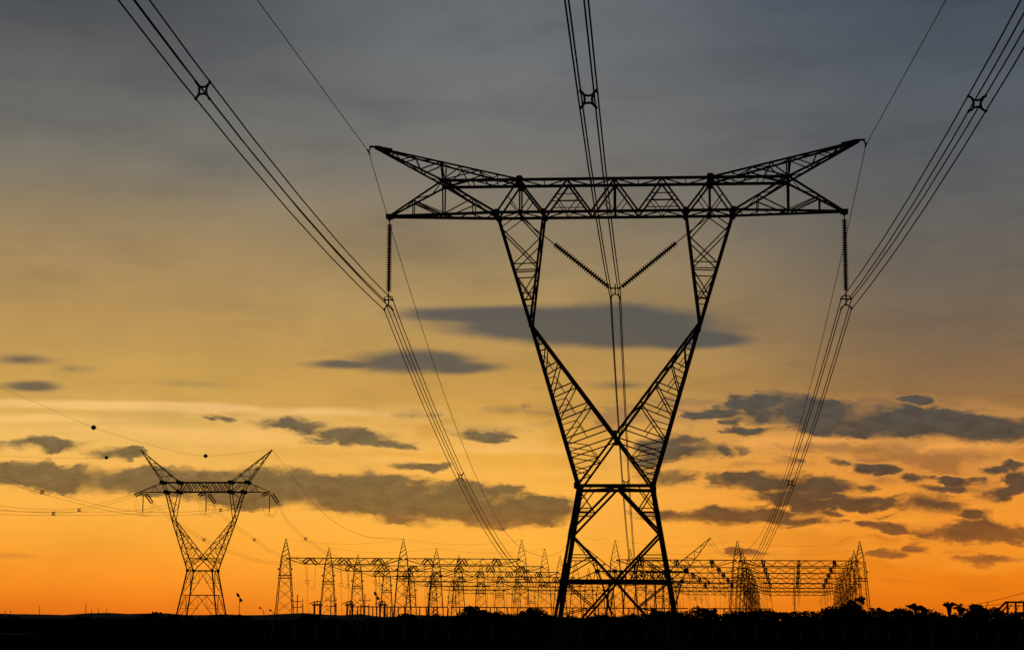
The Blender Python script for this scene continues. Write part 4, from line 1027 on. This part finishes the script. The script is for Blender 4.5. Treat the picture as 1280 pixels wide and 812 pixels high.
# ------------------------------------------------------------------ vegetation
def leafs(mb, c, r, n, rnd, size, flat=.8):
    cx, cy, cz = c
    for _ in range(n):
        while True:
            x, y, z = rnd.uniform(-1, 1), rnd.uniform(-1, 1), rnd.uniform(-1, 1); d = x * x + y * y + z * z
            if .12 < d < 1: break
        p = Vector((cx + x * r, cy + y * r, cz + z * r * flat)); a = Vector((rnd.gauss(0, 1), rnd.gauss(0, 1), rnd.gauss(0, .7)))
        a.normalize(); b = a.cross(Vector((rnd.gauss(0, 1), rnd.gauss(0, 1), rnd.gauss(0, 1))))
        if b.length < .05: continue
        b.normalize(); s_ = size * rnd.uniform(.6, 1.3); a *= s_; b *= s_ * .55
        mb.add([p - a, p + b, p + a, p - b], [(0, 1, 2, 3)])
SKY = [(-60, 773), (0, 772.5), (60, 774), (100, 773), (150, 772), (166, 770.5), (200, 770.5), (215, 771), (260, 770), (300, 771.5), (330, 773), (372, 773.5), (384, 770), (400, 773), (430, 774.5), (478, 775), (500, 771), (514, 768.5), (530, 770), (548, 768), (560, 771), (578, 769), (584, 762), (600, 759), (618, 761.5), (628, 766), (645, 767), (655, 762), (672, 764), (690, 768), (720, 770), (745, 771), (768, 770), (785, 766), (800, 765), (822, 761), (835, 764), (855, 763), (868, 760), (888, 759), (893, 761.5), (915, 762), (925, 760.5), (960, 762), (1000, 760), (1020, 762), (1035, 759), (1045, 760), (1055, 756), (1085, 761), (1094, 757), (1104, 757), (1114, 760), (1124, 762.5), (1140, 761.5), (1150, 761), (1165, 762.5), (1178, 764), (1192, 763.5), (1206, 763), (1214, 759), (1226, 758), (1240, 761), (1262, 761), (1300, 760), (1345, 760)]
def sky_y(px):
    for (a, ya), (b, yb) in zip(SKY[:-1], SKY[1:]):
        if a <= px <= b: return ya + (yb - ya) * (px - a) / (b - a) + (1.8 if px > 760 else 0)
    return 762
rv = random.Random(21); hd = MB()
px = -60
while px < 1345:
    Yh = (281 if px < 375 else 221) + rv.uniform(-3, 3); sc_ = Yh / F
    top = P(px, sky_y(px), Yh).z + rv.uniform(-.2, .15) + .35 * math.sin(px * .11) * math.sin(px * .043 + 1); x = P(px, 770, Yh).x; g_ = hz(x, Yh)
    r_ = rv.uniform(.55, 1.0); z = g_ + .4
    leafs(hd, (x, Yh, top - r_ * .7), r_, int(190 * r_), rv, .17)
    while z < top - r_:
        leafs(hd, (x + rv.uniform(-.5, .5), Yh - rv.uniform(.2, 1.5), z), 1.0, 60, rv, .26); z += .9
    for _ in range(3 if px < 800 else 6):
        q = rv.uniform(0, 1); leafs(hd, (x + rv.uniform(-.6, .6), Yh + rv.uniform(.5, 2.5), g_ + .6 + q * max(0, top - g_ - 1.6)), 1.0, 55, rv, .26)
    px += rv.uniform(5, 8.5) * (221 / Yh)
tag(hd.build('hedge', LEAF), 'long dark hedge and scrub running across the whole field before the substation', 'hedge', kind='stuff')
def tree(px, Y, ytop, wpx, label, style='round', hclear=.3, dens=1.0, base_px=None):
    x = P(px, 760, Y).x; g_ = hz(x, Y); zt = P(px, ytop, Y).z; w_ = wpx * Y / F; hgt = zt - g_
    o = empty('tree', (x, Y, g_)); tag(o, label, 'tree', 'single trees along the horizon'); rt = random.Random(int(px * 7))
    m_ = MB(); cr = MB()
    ch = min(hgt * .6, {'round': w_ * .95, 'flat': w_ * .45, 'ball': w_ * 1.0}[style])
    zc = hgt - ch * .5
    m_.tube([(0, 0, -.3), (.05 * w_, 0, zc * .45), (-.03 * w_, .05, zc * .75), (0, 0, zc)], .045 * hgt * .6 + .05, 7, .06)
    nb = 15 if style == 'round' else 11
    for i in range(nb):
        an = i * 2.4 + rt.uniform(-.3, .3); rr = w_ * .5 * math.sqrt((i + .6) / nb) * rt.uniform(.75, 1.02)
        if style == 'flat': bz_ = zc + rt.uniform(-.25, .30) * ch
        else: bz_ = zc + math.sqrt(max(0, 1 - (rr / (w_ * .52)) ** 2)) * rt.uniform(-.42, .46) * ch
        b = Vector((rr * math.cos(an), rr * math.sin(an) * .9, bz_))
        m_.tube([(0, 0, zc * rt.uniform(.55, .85)), b * .55 + Vector((0, 0, zc * .42)), b], .05 + .006 * hgt, 5, .02)
        br_ = w_ * rt.uniform(.10, .17)
        leafs(cr, b, br_, int(120 * dens), rt, max(.10, .045 * w_ + .05), .75)
        for j in range(3):
            leafs(cr, b + Vector((rt.gauss(0, br_ * .8), rt.gauss(0, br_ * .8), rt.gauss(0, br_ * .45))), br_ * .5, int(30 * dens), rt, max(.08, .03 * w_ + .04), .7)
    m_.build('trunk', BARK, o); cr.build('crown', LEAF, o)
tree(1067, 345, 743, 34, 'large rounded tree at the foot of the rightmost gantry mast')
tree(391, 330, 766, 17, 'low rounded bush like tree behind the left switchgear')
tree(186, 288, 766.5, 15, 'spreading flat topped tree left of the distant tower, lower of a pair', 'flat')
tree(197, 290, 764.5, 14, 'spreading flat topped tree left of the distant tower, higher of a pair', 'flat')
tree(238, 292, 769.5, 12, 'small tree under the left leg of the distant tower', 'flat')
tree(270, 286, 767.5, 18, 'broad low tree under the right leg of the distant tower', 'round')
tree(292, 290, 768.5, 9, 'small round tree right of the distant tower', 'ball')
tree(310, 291, 770.5, 9, 'tiny round tree below the slim floodlight pole at left', 'ball')
tree(598, 226, 758, 30, 'broad dark tree crowding the busbar in the middle of the substation')
tree(514, 226, 767.5, 18, 'low broad tree below the front gantry row left of the near tower')
tree(661, 226, 760, 22, 'dark tree just left of the near tower foot')
tree(822, 226, 759.5, 24, 'dark bushy tree between the near tower legs and the right leg')
tree(888, 226, 757.5, 18, 'dark tree right of the near tower foot')
tree(1098, 228, 756, 20, 'rounded tree right of the gantries behind the pale cabinets', 'ball')
tree(1145, 226, 754.5, 22, 'wide flat topped tree on the right skyline', 'flat')
tree(1186.5, 226, 752, 16, 'tall stemmed tree with small flat crown, left of two on the right skyline', 'flat')
tree(1200, 226, 751.5, 13, 'tall stemmed tree with round crown, right of two on the right skyline', 'ball')
tree(1223, 228, 754.5, 26, 'broad dome shaped tree left of the conveyor')
# dry grass in the near field
gr = MB(); rg_ = random.Random(3)
for _ in range(9000):
    y = rg_.uniform(100, 200); x = rg_.uniform(-.34, .36) * y; b = Vector((x, y, hz(x, y) - .03)); hh = rg_.uniform(.1, .38); l_ = Vector((rg_.gauss(0, .15), rg_.gauss(0, .15), hh)); w_ = rg_.uniform(.02, .05)
    gr.add([b - Vector((w_, 0, 0)), b + Vector((w_, 0, 0)), b + l_], [(0, 1, 2)])
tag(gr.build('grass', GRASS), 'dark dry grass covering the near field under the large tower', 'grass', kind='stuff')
# wire fence of the substation, in front of the hedge
fn = empty('perimeter_fence', (0, 212, 0)); tag(fn, 'low wire fence on thin posts in front of the dark hedge', 'fence')
for i in range(42):
    x = -26 + i * 2.4; m_ = MB(); m_.bar((x, 0, hz(x, 212) - .3), (x, 0, hz(x, 212) + 1.7), .10); m_.build('post', CONC, fn)
for z in (.5, 1.0, 1.55):
    m_ = MB(); m_.tube([(-26 + i * 2.4, 0, hz(-26 + i * 2.4, 212) + z) for i in range(42)], .012, 4); m_.build('wire', STEEL, fn)
